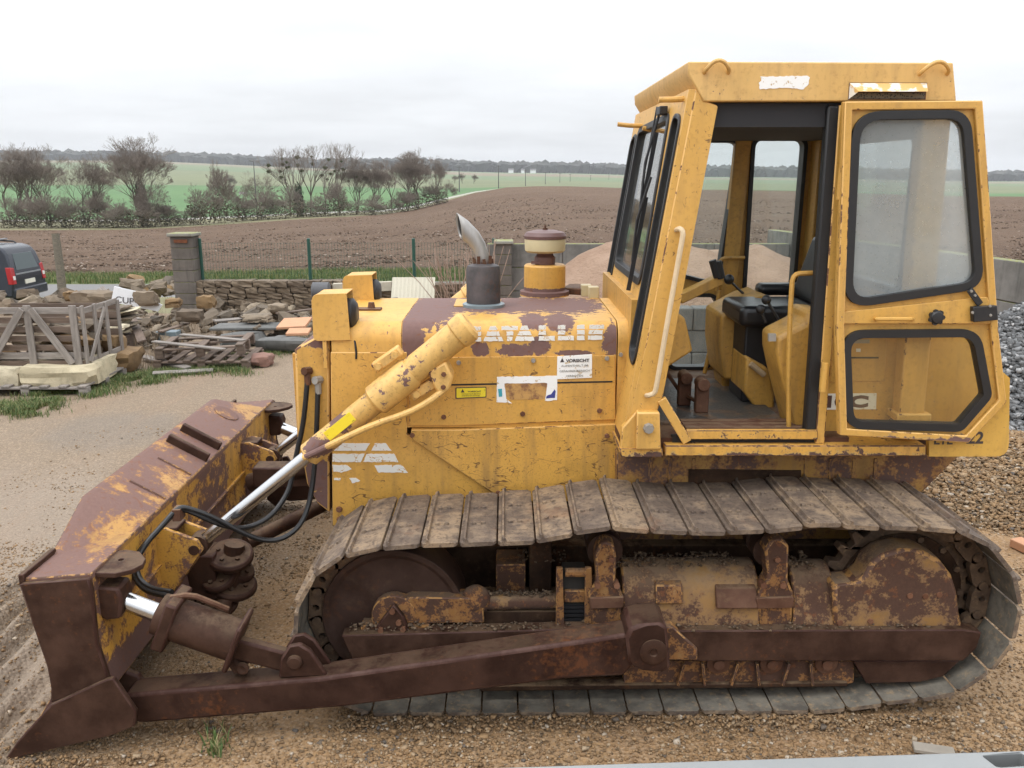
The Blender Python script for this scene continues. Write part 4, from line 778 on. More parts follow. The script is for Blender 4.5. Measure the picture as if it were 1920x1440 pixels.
for s in (-1, 1):
    tk = part_empty('track', dz); rd = random.Random(5+s)
    for p, t in pos_:
        n = Vector((-t.z, 0, t.x)); M4 = Matrix(((t.x, 0, n.x, p.x), (0, 1, 0, s*.935), (t.z, 0, n.z, p.z), (0, 0, 0, 1)))
        J = Matrix.Rotation(rd.uniform(-.02, .02), 4, 'Y') @ Matrix.Rotation(rd.uniform(-.012, .012), 4, 'X')
        link('track_shoe', shoe_me, tk, M4 @ Matrix.Translation((0, 0, rd.uniform(-.002, .003))) @ J); link('track_link', link_me, tk, M4)
    # running gear
    ug = part_empty('undercarriage', dz); Y = lambda y: s*(-y)
    def fb(mb, name, m, par=ug, bev=.006): return mb.build(name, m, par, bev)
    def pyS(pts, ya, yb, Yp=None): return MB().py(XZ(ya if Yp is None else Yp, *pts), Y(ya), Y(yb))
    fb(MB().box(-.62, 2.05, *sorted((Y(-1.06), Y(-.80))), .16, .44), 'track_frame', M_trunk)
    MB().lathe((-.548, Y(-.94), .412), (0, s, 0), [(.05, .10), (.30, .10), (.318, .115), (.345, .115), (.345, -.115), (.3, -.115), (.05, -.1)], 48).build('idler_wheel', M_idler, ug, .004)
    fb(MB().lathe((P(738, 1160, -1.12).x, Y(-1.05), P(738, 1160, -1.12).z), (0, s, 0), [(.11, 0), (.11, .05), (.09, .06)], 20), 'idler_bearing', M_under)
    fb(pyS([(738, 1134), (757, 1158), (768, 1186), (706, 1190), (706, 1176)], -1.14, -1.10), 'bearing_cover', M_steel)
    for q in ((736, 1145), (714, 1180), (756, 1178), (748, 1166)):
        c = P(*q, -1.14); MB().cyl((c.x, Y(-1.138), c.z), (c.x, Y(-1.156), c.z), .014, n=6).build('bolt', M_rbolt, ug)
    fb(pyS([(752, 1126), (770, 1120), (905, 1122), (908, 1168), (770, 1170), (755, 1150)], -1.10, -1.0), 'recoil_fork', M_under)
    c = P(892, 1130, -1.08); fb(MB().ball((c.x, Y(-1.05), c.z), .075, 14, 8, (1, .8, 1)), 'fork_knuckle', M_under, bev=0)
    a, b = P(905, 1129, -1.04), P(1050, 1126, -1.04); fb(MB().cyl((a.x, Y(-1.04), a.z), (b.x, Y(-1.04), b.z), .038, n=14), 'adjuster_rod', M_underdirt, bev=0)
    fb(pyS([(640, 1192), (1060, 1180), (1172, 1180), (1172, 1242), (664, 1246)], -1.17, -1.09), 'front_rail', M_steel)
    fb(pyS([(676, 1174), (806, 1174), (806, 1190), (676, 1192)], -1.12, -1.02), 'slide_plate', M_under)
    for x in (1050, 1104): fb(pyS([(x-7, 1065), (x+5, 1065), (x+8, 1180), (x-8, 1180)], -1.12, -1.10), 'spring_plate', M_under, bev=.003)
    fb(pyS([(1056, 1075), (1100, 1075), (1102, 1180), (1054, 1180)], -1.08, -.95), 'spring_stack', M_dark)
    fb(pyS([(1058, 1108), (1098, 1108), (1100, 1130), (1057, 1130)], -1.10, -1.06), 'spring_seat', M_under)
    for k in range(4): fb(pyS([(1057, 1136+k*8), (1100, 1136+k*8), (1100, 1141+k*8), (1057, 1141+k*8)], -1.092, -1.06), 'spring_leaf', M_black, bev=.001)
    c = [P(1060, 1075, -1.11), P(1100, 1075, -1.11)]; fb(MB().cyl((c[0].x, Y(-1.10), c[0].z), (c[1].x, Y(-1.10), c[0].z), .022, n=10), 'spring_pin', M_under, bev=0)
    for pts, cx in ((((1110, 1180), (1103, 1112), (1118, 1090), (1116, 1040), (1124, 1021), (1136, 1015), (1152, 1022), (1156, 1045), (1154, 1090), (1166, 1112), (1166, 1176)), 1134), (((1422, 1178), (1422, 1112), (1440, 1086), (1434, 1030), (1446, 1013), (1464, 1010), (1480, 1024), (1478, 1088), (1488, 1112), (1485, 1176)), 1445)):
        fb(pyS(pts, -1.13, -1.03), 'carrier_bracket', M_under, bev=.012)
        fb(pyS([(pts[0][0]-4, 1122), (pts[-1][0]+4, 1120), (pts[-1][0]+4, 1140), (pts[0][0]-4, 1142)], -1.145, -1.05), 'bracket_band', M_rusty)
        c = P(cx, 1032, -1.02); MB().lathe((c.x, Y(-.93), c.z), (0, s, 0), [(.05, .1), (.085, .095), (.085, .03), (.07, .02), (.07, -.02), (.085, -.03), (.085, -.1), (.05, -.1)], 24).build('carrier_roller', M_idler, ug)
        for dx in (-14, 22): c = P(cx+dx, 1098, -1.13); MB().cyl((c.x, Y(-1.09), c.z), (c.x, Y(-1.145), c.z+.005), .016, n=6).build('bolt', M_rbolt, ug)
        c = P(cx+12, 1048, -1.13); MB().cyl((c.x, Y(-1.125), c.z), (c.x, Y(-1.145), c.z), .014, n=6).build('bolt', M_rbolt, ug)
    def half(x0p, x1p, top, name, r=.17, m=None):
        x0, x1 = P(x0p, 1150, -1.1).x, P(x1p, 1150, -1.1).x; pr = [(Y(-1.14), .36), (Y(-1.135), .44)]+[(Y(-.96-r*math.cos(k*math.pi/10)), .46+top*math.sin(k*math.pi/10)) for k in range(11)]+[(Y(-.79), .36)]
        return fb(MB().px(pr, x0, x1), name, m or M_underdirt, bev=.01)
    half(1166, 1421, .20, 'spring_cover'); half(1484, 1562, .19, 'spring_cover', .16)
    sc2 = P(1235, 1110, -1.12); fb(MB().px([(Y(-1.09), .5), (Y(-1.14), .52), (Y(-1.11), .60), (Y(-1.07), .61)], P(1228, 1110, -1.1).x, P(1278, 1110, -1.1).x), 'weld_patch', M_under)
    fb(MB().px([(Y(-1.10), .49), (Y(-1.155), .50), (Y(-1.11), .585), (Y(-1.06), .6)], P(1340, 1115, -1.1).x, P(1416, 1115, -1.1).x), 'inspection_cover', M_rusty)
    hub = [(1563, 1182), (1562, 1099), (1606, 1094), (1622, 1080), (1634, 1056), (1655, 1040), (1690, 1030), (1730, 1033), (1763, 1050), (1786, 1080), (1796, 1112), (1800, 1150), (1807, 1182)]
    fh = fb(pyS(hub, -1.15, -1.0), 'final_drive_cover', M_underdirt, bev=.03)
    for q in ((1706, 1117), (1735, 1118), (1761, 1115), (1575, 1168), (1632, 1165)): c = P(*q, -1.15); MB().cyl((c.x, Y(-1.145), c.z), (c.x, Y(-1.156), c.z), .017, .013, 10).build('bolt', M_rbolt, fh)
    # sprocket with teeth
    scx, scz = 1.93, .505; ts = []; nt_ = 25
    for k in range(nt_):
        a = 2*math.pi*k/nt_; w = 2*math.pi/nt_
        for f_, rr in ((-.30, .335), (-.14, .385), (.14, .385), (.30, .335)): ts.append((scx+rr*math.cos(a+f_*w), scz+rr*math.sin(a+f_*w)))
    hol = [(scx+.2*math.cos(-k*.3927), scz+.2*math.sin(-k*.3927)) for k in range(16)]
    MB().py(ts, Y(-.97), Y(-.91), [hol]).build('sprocket', M_link, ug, .005)
    MB().lathe((scx, Y(-.94), scz), (0, s, 0), [(.05, .06), (.27, .06), (.30, .05), (.30, -.10), (.05, -.1)], 32).build('sprocket_hub', M_trunk, ug)
    for k in range(14): a = 2*math.pi*k/14; MB().cyl((scx+.285*math.cos(a), Y(-.99), scz+.285*math.sin(a)), (scx+.285*math.cos(a), Y(-1.012), scz+.285*math.sin(a)), .016, n=6).build('bolt', M_link, ug)
    # rails and roller guards
    fb(pyS([(1268, 1183), (1806, 1181), (1841, 1186), (1832, 1215), (1806, 1240), (1270, 1240)], -1.19, -1.10), 'outer_rail', M_steel)
    fb(pyS([(1236, 1176), (1262, 1176), (1308, 1218), (1308, 1238), (1236, 1238)], -1.21, -1.15), 'trunnion_bracket', M_under)
    fb(pyS([(1170, 1240), (1602, 1240), (1602, 1280), (1560, 1288), (900, 1296), (900, 1290), (1170, 1286)], -1.14, -1.06), 'roller_guard', M_under)
    fb(pyS([(900, 1287), (1590, 1280), (1590, 1288), (900, 1297)], -1.16, -1.1), 'guard_lip', M_trunk)
    fb(pyS([(1600, 1240), (1800, 1240), (1770, 1268), (1720, 1280), (1625, 1282)], -1.17, -1.08), 'rear_guard', M_steel)
    for x in (1348, 1448, 1551):
        c = P(x, 1246, -1.16); fb(MB().lathe((c.x, Y(-1.12), c.z), (0, s, 0), [(.055, 0), (.055, .03), (.026, .036), (.026, .05), (.014, .052)], 16), 'roller_end', M_rusty, bev=0)
    for x, dx in ((1282, -12), (1316, 4), (1382, -12), (1418, 4), (1478, -12), (1518, 4)):
        a, b = P(x, 1242, -1.15), P(x+dx, 1282, -1.15); fb(MB().bar((a.x, Y(-1.15), a.z), (b.x, Y(-1.15), b.z), .012, .04), 'guard_rib', M_under, bev=.002)
    # belly structure seen above the frame, between the track and the hull
    fb(MB().box(*sorted((P(870, 1100, -.9).x, P(1050, 1100, -.9).x)), *sorted((Y(-.92), Y(-.78))), .30, .42), 'frame_top', M_trunk)
    fb(MB().box(P(930, 1080, -.85).x, P(985, 1080, -.85).x, *sorted((Y(-.88), Y(-.70))), .42, .60), 'equaliser_block', M_under)
    fb(MB().box(P(992, 1080, -.85).x, P(1034, 1080, -.85).x, *sorted((Y(-.86), Y(-.66))), .42, .74), 'equaliser_post', M_trunk)
MB().box(-.70, 2.0, -.66, .66, .34, .60).build('belly_pan', M_trunk, dz, .01)

# ------------------------------------------------------------------ terrain
TH = [-1.3, -.46, -.15, .03, .25, .57, 1.3]
DD = [-20, 15, 17, 20, 24, 30, 40, 70, 100, 120, 160, 200, 250, 400, 800, 1500, 2200, 3200, 6000]
_L = [0, 0, -.25, -.65, -.95, -1.1, -1.45, -2.4, -3.3, -3.8, -4.6, -5.2, -5.5, -1.7, 9.8, 30, 42, 52, 60]
_R = [0, 0, -.25, -.65, -.95, -1.0, -1.0, -.8, -.7, -.75, -1.1, -1.9, -3.2, -3.6, -4, -5, -6, -6, -6]
ZZ = [_L, _L, [0, 0, -.25, -.65, -.95, -1.0, -1.15, -1.75, -2.3, -2.7, -3.4, -3.5, -3.3, -1.0, 5, 15, 22, 30, 40],
      [0, 0, -.25, -.65, -.95, -1.0, -.95, -.5, 0, .25, .55, .5, -.3, -.6, 2.2, 9, 14, 20, 30],
      [0, 0, -.25, -.65, -.95, -1.0, -.95, -.6, -.2, -.05, .0, -.4, -1.6, -2.0, -.5, 2, 5, 9, 16], _R, _R]
ZT = np.array(ZZ); LD = [math.asinh(d/25) for d in DD]
def tz(x, y):
    D = y+4.8; th = max(-1.3, min(1.3, x/max(D, 14.0)))
    i = max(0, min(len(TH)-2, int(np.searchsorted(TH, th))-1)); t = (th-TH[i])/(TH[i+1]-TH[i]); t = t*t*(3-2*t)
    l = math.asinh(D/25); j = max(0, min(len(DD)-2, int(np.searchsorted(LD, l))-1)); u = (l-LD[j])/(LD[j+1]-LD[j]); u = max(0, min(1, u))
    a = ZT[i]*(1-t)+ZT[i+1]*t
    m0 = (a[j+1]-a[j-1])/(LD[j+1]-LD[j-1]) if j > 0 else 0; m1 = (a[j+2]-a[j])/(LD[j+2]-LD[j]) if j < len(DD)-2 else (a[j+1]-a[j])/(LD[j+1]-LD[j]); hh = LD[j+1]-LD[j]
    return float((2*u**3-3*u*u+1)*a[j]+(u**3-2*u*u+u)*hh*m0+(-2*u**3+3*u*u)*a[j+1]+(u**3-u*u)*hh*m1)
def at_px(x, D):
    """ground point on the bearing sighted at column x, D metres out"""
    d = _ray(x, 400); X = d.x/d.y*D; return Vector((X, D-4.8, tz(X, D-4.8)))
THC = [-1.25+2.5*k/70 for k in range(71)]
def cv(*kn):
    xs_, ys_ = zip(*kn)
    return lambda th: float(np.interp(th, xs_, ys_))
def strip(name, m, f0, f1, n=6, dz=0.0, rough=0.0, log=False):
    vs = []; fs = []; rr = random.Random(len(name))
    for k, th in enumerate(THC):
        a, b = f0(th), f1(th)
        for j in range(n+1):
            D = a*(b/a)**(j/n) if log else a+(b-a)*j/n; X = th*D; vs.append((X, D-4.8, tz(X, D-4.8)+dz+(rr.uniform(-rough, rough) if 0 < j < n else 0)))
    for k in range(len(THC)-1):
        for j in range(n): o = k*(n+1)+j; fs.append((o, o+n+1, o+n+2, o+1))
    me = bpy.data.meshes.new(name); me.from_pydata(vs, [], fs); me.materials.append(m); me.shade_smooth(); return struct(link(name, me))
def con(v): return lambda th: v
# ground materials
def groundmat():
    s = Mat('yard_ground'); n1 = s.noise(.55, 5, .6); n2 = s.noise(14, 8, .7); n3 = s.noise(2.3, 6, .6); v = s.voro(42); v2 = s.voro(85, out='Color')
    sepc = s.nd('ShaderNodeSeparateColor'); s.put(sepc.inputs[0], v2); cell = sepc.outputs[0]
    c = s.mix(s.step(n1, .38, .62), (.275, .158, .066), (.315, .198, .098))
    gp_ = s.nd('ShaderNodeSeparateXYZ'); s.put(gp_.inputs[0], s.pos); lf = s.step(s.math('ADD', s.math('MULTIPLY', gp_.outputs[0], -1.0), s.math('MULTIPLY', n3, 1.6)), 1.9, 3.4); c = s.mix(s.math('MULTIPLY', lf, .8), c, s.mix(n3, (.150, .119, .086), (.20, .161, .12)))
    c = s.mix(s.math('MULTIPLY', s.step(cell, .55, .95), .4), c, (.40, .30, .21)); c = s.mix(s.math('MULTIPLY', s.step(cell, .42, .1), .35), c, (.16, .115, .08))
    c = s.mix(s.math('MULTIPLY', s.step(n2, .5, .75), .35), c, (.20, .145, .095))
    c = s.mix(s.math('MULTIPLY', s.patch([((-3.95, 3.45, 0), (.75, .6, 2))], n3, .7, .4), .3), c, (.12, .115, .11))
    c = s.mix(s.math('MULTIPLY', s.patch([((-4.2, 1.0, 0), (2.6, 1.2, 2)), ((-3.0, -.9, 0), (.9, .6, 2)), ((-4.5, -1.5, 0), (1.6, .8, 2))], n3, .5, .4), .5), c, (.26, .21, .165))
    rut = s.noise(1.0, 3, .5, stretch=(2.2, .35, 1)); c = s.mix(s.math('MULTIPLY', s.step(rut, .52, .7), .25), c, (.26, .17, .11))
    s.bump(s.math('ADD', s.math('MULTIPLY', s.math('SUBTRACT', .6, v), .7), s.math('ADD', n2, s.math('MULTIPLY', n3, 1.5))), .8, .018)
    return s.fin(c, .9)
def soilmat():
    s = Mat('ploughed_soil'); n1 = s.noise(.05, 5, .6); n2 = s.noise(1.6, 8, .75); n3 = s.noise(6, 6, .7)
    c = s.mix(s.step(n1, .35, .65), (.112, .064, .034), (.142, .086, .050)); c = s.mix(s.math('MULTIPLY', s.step(n2, .42, .66), .65), c, (.064, .034, .018))
    fl = s.voro(2.6, out='Color'); q = s.nd('ShaderNodeSeparateColor'); s.put(q.inputs[0], fl); d = s.voro(2.6)
    st = s.math('MULTIPLY', s.step(q.outputs[0], .78, .82), s.math('SUBTRACT', 1.0, s.step(d, .12, .2))); c = s.mix(s.math('MULTIPLY', st, .8), c, (.42, .34, .26))
    s.bump(s.math('ADD', n2, s.math('MULTIPLY', n3, .6)), .9, .25); return s.fin(c, .95)
def grassmat(name, a, b, sc=.5):
    s = Mat(name); n1 = s.noise(sc, 6, .65); n2 = s.noise(sc*14, 6, .7); c = s.mix(s.step(n1, .35, .65), a, b); c = s.mix(s.math('MULTIPLY', s.step(n2, .45, .7), .35), c, tuple(x*.6 for x in a))
    s.bump(n2, .6, .06); return s.fin(c, .85)
M_yard = groundmat(); M_soil = soilmat()
M_verge = grassmat('verge_grass', (.085, .11, .032), (.15, .17, .06), .8); M_rough = grassmat('rough_grass', (.13, .125, .055), (.19, .17, .085), .25)
M_green = grassmat('winter_wheat', (.05, .125, .03), (.07, .155, .04), .02); M_pale = grassmat('pale_crop', (.115, .135, .06), (.14, .155, .07), .012); M_stub = grassmat('stubble', (.19, .14, .095), (.16, .14, .075), .01); M_far = grassmat('far_pasture', (.10, .145, .065), (.125, .16, .07), .006)
M_road = plain('road_asphalt', (.155, .15, .145), .85, 0, .15, 3, .003); M_lane = plain('pale_lane', (.34, .32, .28), .9, 0, .15, .5)

# the yard: a real grid with shallow ruts
xs_ = np.concatenate([np.linspace(-26, -8, 19), np.linspace(-7.6, -3.4, 43), np.linspace(-3.37, -2.1, 64), np.linspace(-2.0, 7.6, 97), np.linspace(8, 26, 19)]); ys_ = np.concatenate([np.linspace(-14, -3.2, 12), np.linspace(-3, 7, 101), np.linspace(7.3, 11.6, 16)])
gx, gy = np.meshgrid(xs_, ys_)
def vnoise(x, y, sc, seed):
    r = np.random.default_rng(seed); g = r.random((64, 64)); X = x/sc; Y_ = y/sc; i = np.floor(X).astype(int); j = np.floor(Y_).astype(int); u = X-i; v = Y_-j; u = u*u*(3-2*u); v = v*v*(3-2*v)
    q = lambda a, b: g[a % 64, b % 64]; return (q(i, j)*(1-u)+q(i+1, j)*u)*(1-v)+(q(i, j+1)*(1-u)+q(i+1, j+1)*u)*v-.5
gz = vnoise(gx, gy, 1.3, 1)*.05+vnoise(gx, gy, .4, 2)*.022+vnoise(gx, gy, .16, 3)*.012
for x0_ in (-2.34, -2.51, -2.69, -2.865, -3.05):      # grouser ruts running past the blade
    d = gx-x0_-.02*np.sin(gy*2.3+x0_*5)+vnoise(gx, gy, .3, 6)*.03; gz += (-.045*np.exp(-(d/.032)**2)+.02*np.exp(-((np.abs(d)-.075)/.03)**2))*(gy < .55)*np.clip(1.3+vnoise(gx, gy, .6, 8)*3, .2, 1.4)
flat = np.exp(-(np.maximum(np.abs(gx-.7)-1.7, 0)/.4)**2)*np.exp(-(np.maximum(np.abs(gy)-1.35, 0)/.3)**2); gz = gz*(1-flat)-.012*flat
gz -= .06*(gy > 11)
nx, ny = len(xs_), len(ys_); idx = np.arange(nx*ny).reshape(ny, nx)
fq = np.stack([idx[:-1, :-1], idx[:-1, 1:], idx[1:, 1:], idx[1:, :-1]], -1).reshape(-1, 4)
me = bpy.data.meshes.new('ground'); me.from_pydata(np.stack([gx, gy, gz], -1).reshape(-1, 3).tolist(), [], fq.tolist()); me.materials.append(M_yard); me.shade_smooth(); struct(link('ground', me))
def yard_z(x, y):
    i = min(nx-2, max(0, int(np.searchsorted(xs_, x))-1)); j = min(ny-2, max(0, int(np.searchsorted(ys_, y))-1)); return float(gz[j, i])
f_end = cv((-1.25, 92), (-.46, 96), (-.38, 99), (-.28, 106), (-.18, 117), (-.12, 132), (-.08, 150), (-.05, 172), (0, 195), (.1, 205), (1.25, 205))
strip('bank', M_rough, con(15.9), con(25.4), 8); strip('road', M_road, con(25.4), con(29.2), 3, .004); strip('verge', M_verge, con(29.2), con(32.8), 4, 0, .05)
strip('ploughed_field', M_soil, con(32.8), f_end, 60, 0, .10)
f2 = cv((-1.25, 130), (-.3, 135), (-.12, 150), (-.05, 180), (0, 202), (.1, 214), (1.25, 214)); strip('rough_margin', M_rough, f_end, f2, 3)
f3 = cv((-1.25, 139), (-.3, 144), (-.12, 160), (-.06, 190), (-.01, 212), (.1, 224), (1.25, 224)); strip('lane', M_lane, f2, f3, 1, .02)
f4 = cv((-1.25, 420), (-.4, 420), (-.2, 380), (0, 300), (.3, 330), (1.25, 330)); strip('green_field', M_green, f3, f4, 12, 0, 0, True)
f5 = cv((-1.25, 820), (-.3, 800), (0, 560), (1.25, 700)); strip('pale_field', M_pale, f4, f5, 8, 0, 0, True)
f6 = cv((-1.25, 1250), (-.3, 1150), (-.05, 900), (1.25, 1100)); strip('far_field', M_far, f5, f6, 6, 0, 0, True)
f7 = cv((-1.25, 1500), (-.2, 1480), (0, 1300), (1.25, 1500)); strip('stubble_field', M_stub, f6, f7, 4, 0, 0, True)
strip('far_pasture', M_far, f7, con(6000), 10, 0, 0, True)

# ------------------------------------------------------------------ scattered stones (real geometry, one mass each)
def scatter(name, pos, size, m, tint=None, flat=.65, jit=.28):
    n = len(pos); base = np.array([(-1,-1,-1),(1,-1,-1),(1,1,-1),(-1,1,-1),(-1,-1,1),(1,-1,1),(1,1,1),(-1,1,1)], float)*.5
    q = base[None]+rng.uniform(-jit, jit, (n, 8, 3)); q *= np.stack([rng.uniform(.7, 1.35, n), rng.uniform(.6, 1.1, n), rng.uniform(.4, .9, n)*flat/.65], -1)[:, None]*size[:, None, None]
    a = rng.uniform(0, 6.28, n); ca, sa = np.cos(a)[:, None], np.sin(a)[:, None]; tl = rng.uniform(-.5, .5, n)[:, None]
    x, y, z = q[..., 0], q[..., 1], q[..., 2]; y2 = y*np.cos(tl)-z*np.sin(tl); z2 = y*np.sin(tl)+z*np.cos(tl)
    v = np.stack([x*ca-y2*sa, x*sa+y2*ca, z2], -1)+pos[:, None]
    fb_ = np.array([(0,3,2,1),(4,5,6,7),(0,1,5,4),(1,2,6,5),(2,3,7,6),(3,0,4,7)]); f = (fb_[None]+(np.arange(n)*8)[:, None, None]).reshape(-1)
    me = bpy.data.meshes.new(name); me.vertices.add(n*8); me.vertices.foreach_set('co', v.ravel()); me.loops.add(len(f)); me.loops.foreach_set('vertex_index', f.astype(np.int32))
    me.polygons.add(len(f)//4); me.polygons.foreach_set('loop_start', np.arange(0, len(f), 4, dtype=np.int32)); me.update(calc_edges=True)
    at = me.attributes.new('tint', 'FLOAT', 'POINT'); at.data.foreach_set('value', np.repeat(rng.random(n) if tint is None else tint, 8).astype(np.float32))
    me.materials.append(m); o = link(name, me); o['kind'] = 'stuff'; return o
def stonemat(name, *stops):
    s = Mat(name); t = s.attr('tint'); c = s.ramp(t, *stops); n = s.noise(60, 4); c = s.mix(s.math('MULTIPLY', n, .35), c, (.12, .09, .06)); return s.fin(c, .85)
M_gravel = stonemat('tan_gravel', (0, (.10, .09, .085)), (.05, (.14, .092, .05)), (.4, (.25, .145, .064)), (.75, (.315, .195, .093)), (.95, (.38, .285, .185)), (1, (.48, .41, .33)))
M_greyg = stonemat('grey_gravel', (0, (.05, .055, .06)), (.5, (.13, .14, .15)), (.85, (.24, .25, .26)), (1, (.5, .5, .5)))
def field_pts(n, x0, x1, y0, y1, dens): 
    x = rng.uniform(x0, x1, n*3); y = rng.uniform(y0, y1, n*3); k = rng.random(n*3) < dens(x, y); return x[k][:n], y[k][:n]
def dens(x, y):
    near = np.clip(1.1-(y+1.2)/3.6, .06, 1); left = np.where(x < -2.2, .7, 1); pat = np.clip(vnoise(x, y, .5, 9)*2.2+.65, .1, 1); under = (np.abs(x-.7) < 1.6) & (np.abs(y) < 1.1); return near*left*pat*np.where(under, .15, 1)
x, y = field_pts(115000, -4.2, 4.8, -3.0, 3.5, dens); z = np.array([yard_z(a, b) for a, b in zip(x, y)])
scatter('gravel', np.stack([x, y, z+.002], -1), np.clip(rng.lognormal(-4.8, .40, len(x))*np.where(x < -1.5, .75, 1), .005, .036), M_gravel)
k = 1500; x = np.concatenate([rng.uniform(-.75, 2.1, k), rng.uniform(-2.1, -1.5, 200)]); y = np.concatenate([-1.262-np.abs(rng.normal(0, .07, k)), -1.53-np.abs(rng.normal(0, .08, 200))]); scatter('spilled_gravel', np.stack([x, y, np.full(len(x), .004)+rng.uniform(0, .006, len(x))], -1), np.clip(rng.lognormal(-4.75, .4, len(x)), .006, .03), M_gravel)
# dried crumbs of soil caught on the undercarriage
def crumbs(n, x0, x1, y0, y1, z0, dz_=.012): return np.stack([rng.uniform(x0, x1, n), rng.uniform(y0, y1, n), z0+rng.uniform(-.004, dz_, n)], -1)
cb_ = np.concatenate([crumbs(420, .50, 1.12, -1.03, -.87, .655), crumbs(110, 1.30, 1.50, -1.03, -.87, .645), crumbs(260, -.75, .48, -1.165, -1.10, P(900, 1184, -1.17).z+.004), crumbs(200, -.15, .22, -1.06, -1.02, P(980, 1126, -1.04).z+.036), crumbs(160, .62, 2.0, -1.185, -1.13, P(1500, 1182, -1.19).z), crumbs(260, -.2, .45, -.92, -.79, .422), crumbs(90, .05, .3, -.88, -.72, .602)])
o = scatter('dirt_crumbs', cb_, np.clip(rng.lognormal(-5.0, .45, len(cb_)), .003, .016), stonemat('dry_soil', (0, (.06, .038, .024)), (.7, (.13, .085, .05)), (1, (.19, .13, .08)))); o.parent = dz
# grey chipping heap and its spill, right of the machine
HC = (5.75, 3.6, 1.75, 1.55)
def heap(x, y, c, seed, wob=.22):
    r = np.hypot((x-c[0])/c[2], (y-c[1])/c[2]); w = vnoise(x, y, .7, seed)*wob+vnoise(x, y, .25, seed+1)*.06; return np.maximum(0, c[3]*(1-np.clip(r+w*.5, 0, 1)**1.25))*1.0
def heap_obj(name, c, m, seed, label, cat, n=60, wob=.22, ext=1.15):
    u = np.linspace(-ext*c[2], ext*c[2], n); X, Y_ = np.meshgrid(u+c[0], u+c[1]); Z = heap(X, Y_, c, seed, wob)-.03; idx = np.arange(n*n).reshape(n, n); f = np.stack([idx[:-1, :-1], idx[:-1, 1:], idx[1:, 1:], idx[1:, :-1]], -1).reshape(-1, 4)
    me = bpy.data.meshes.new(name); me.from_pydata(np.stack([X, Y_, Z], -1).reshape(-1, 3).tolist(), [], f.tolist()); me.materials.append(m); me.shade_smooth(); return tag(link(name, me), label, cat)
M_heapg = Mat('grey_heap'); M_heapg.bump(M_heapg.voro(45), .9, .03); M_heapg = M_heapg.fin(M_heapg.mix(M_heapg.noise(30, 6, .7), (.07, .075, .08), (.16, .165, .17)), .85)
gh = heap_obj('gravel_heap', HC, M_heapg, 21, 'steep heap of dark grey stone chippings beside the cab door', 'gravel heap')
k = 16000; x = rng.uniform(HC[0]-2, HC[0]+.6, k); y = rng.uniform(HC[1]-2, HC[1]+1.2, k); z = heap(x, y, HC, 21); ok = (z > .02) | (rng.random(k) < .10*(np.hypot(x-HC[0], y-HC[1]) < 2.3))
o = scatter('stone_chippings', np.stack([x, y, z-.012], -1)[ok], rng.uniform(.025, .055, ok.sum()), M_greyg); o.parent = gh
# tan gravel bank in front of it
TC = (4.5, 2.2, 1.7, .30); M_heapt = Mat('tan_bank'); M_heapt.bump(M_heapt.voro(40), .9, .03); M_heapt = M_heapt.fin(M_heapt.mix(M_heapt.noise(25, 6, .7), (.21, .14, .075), (.32, .225, .13)), .9)
th_ = heap_obj('gravel_bank', TC, M_heapt, 31, 'low bank of tan gravel behind the rear of the bulldozer', 'gravel bank')
k = 34000; x = rng.uniform(TC[0]-1.8, TC[0]+1.2, k); y = rng.uniform(TC[1]-1.8, TC[1]+1.8, k); z = heap(x, y, TC, 31); ok = z > .01
o = scatter('bank_gravel', np.stack([x, y, z-.014], -1)[ok], np.clip(rng.lognormal(-4.2, .38, ok.sum()), .009, .045), M_gravel); o.parent = th_

# ------------------------------------------------------------------ sand heap, concrete bay walls
M_sand = Mat('sand'); M_sand.bump(M_sand.math('ADD', M_sand.noise(3, 8, .65), M_sand.math('MULTIPLY', M_sand.noise(28, 5, .7), .3)), 1.0, .12); M_sand = M_sand.fin(M_sand.mix(M_sand.step(M_sand.noise(1.6, 6, .6), .35, .65), (.30, .195, .132), (.375, .255, .18)), .95)
def sandh(x, y):
    g = lambda cx, cy, sx, sy, h: h*np.exp(-(((x-cx)/sx)**2+((y-cy)/sy)**2)); return g(1.65, 8.6, 1.6, 1.4, 1.52)+g(4.2, 8.6, 1.5, 1.3, 1.22)+g(3.0, 7.4, 1.5, 1.0, .45)+vnoise(x, y, .8, 41)*.2+vnoise(x, y, .3, 42)*.10+vnoise(x, y, .14, 43)*.05-.12
u = np.linspace(-1.2, 6.2, 90); w = np.linspace(5.2, 10.6, 70); X, Y_ = np.meshgrid(u, w); Z = np.maximum(sandh(X, Y_), -.05); idx = np.arange(X.size).reshape(X.shape); f = np.stack([idx[:-1, :-1], idx[:-1, 1:], idx[1:, 1:], idx[1:, :-1]], -1).reshape(-1, 4)
me = bpy.data.meshes.new('sand_heap'); me.from_pydata(np.stack([X, Y_, Z], -1).reshape(-1, 3).tolist(), [], f.tolist()); me.materials.append(M_sand); me.shade_smooth()
tag(link('sand_heap', me), 'broad heap of pinkish sand against the concrete bay wall', 'sand heap')
def concretemat(name, a, b, moss=True):
    s = Mat(name); n = s.noise(2.2, 8, .65); n2 = s.noise(18, 6, .6); c = s.mix(s.step(n, .3, .7), a, b); st = s.noise(2.5, 6, .6, stretch=(4, 4, .4)); c = s.mix(s.math('MULTIPLY', s.step(st, .48, .75), .55), c, tuple(x*.45 for x in a))
    if moss:
        g = s.nd('ShaderNodeNewGeometry'); q = s.nd('ShaderNodeSeparateXYZ'); s.put(q.inputs[0], g.outputs['Normal']); c = s.mix(s.math('MULTIPLY', s.step(q.outputs[2], .5, .9), s.step(n2, .35, .6)), c, (.20, .21, .045))
    s.bump(n2, .4, .006); return s.fin(c, .9)
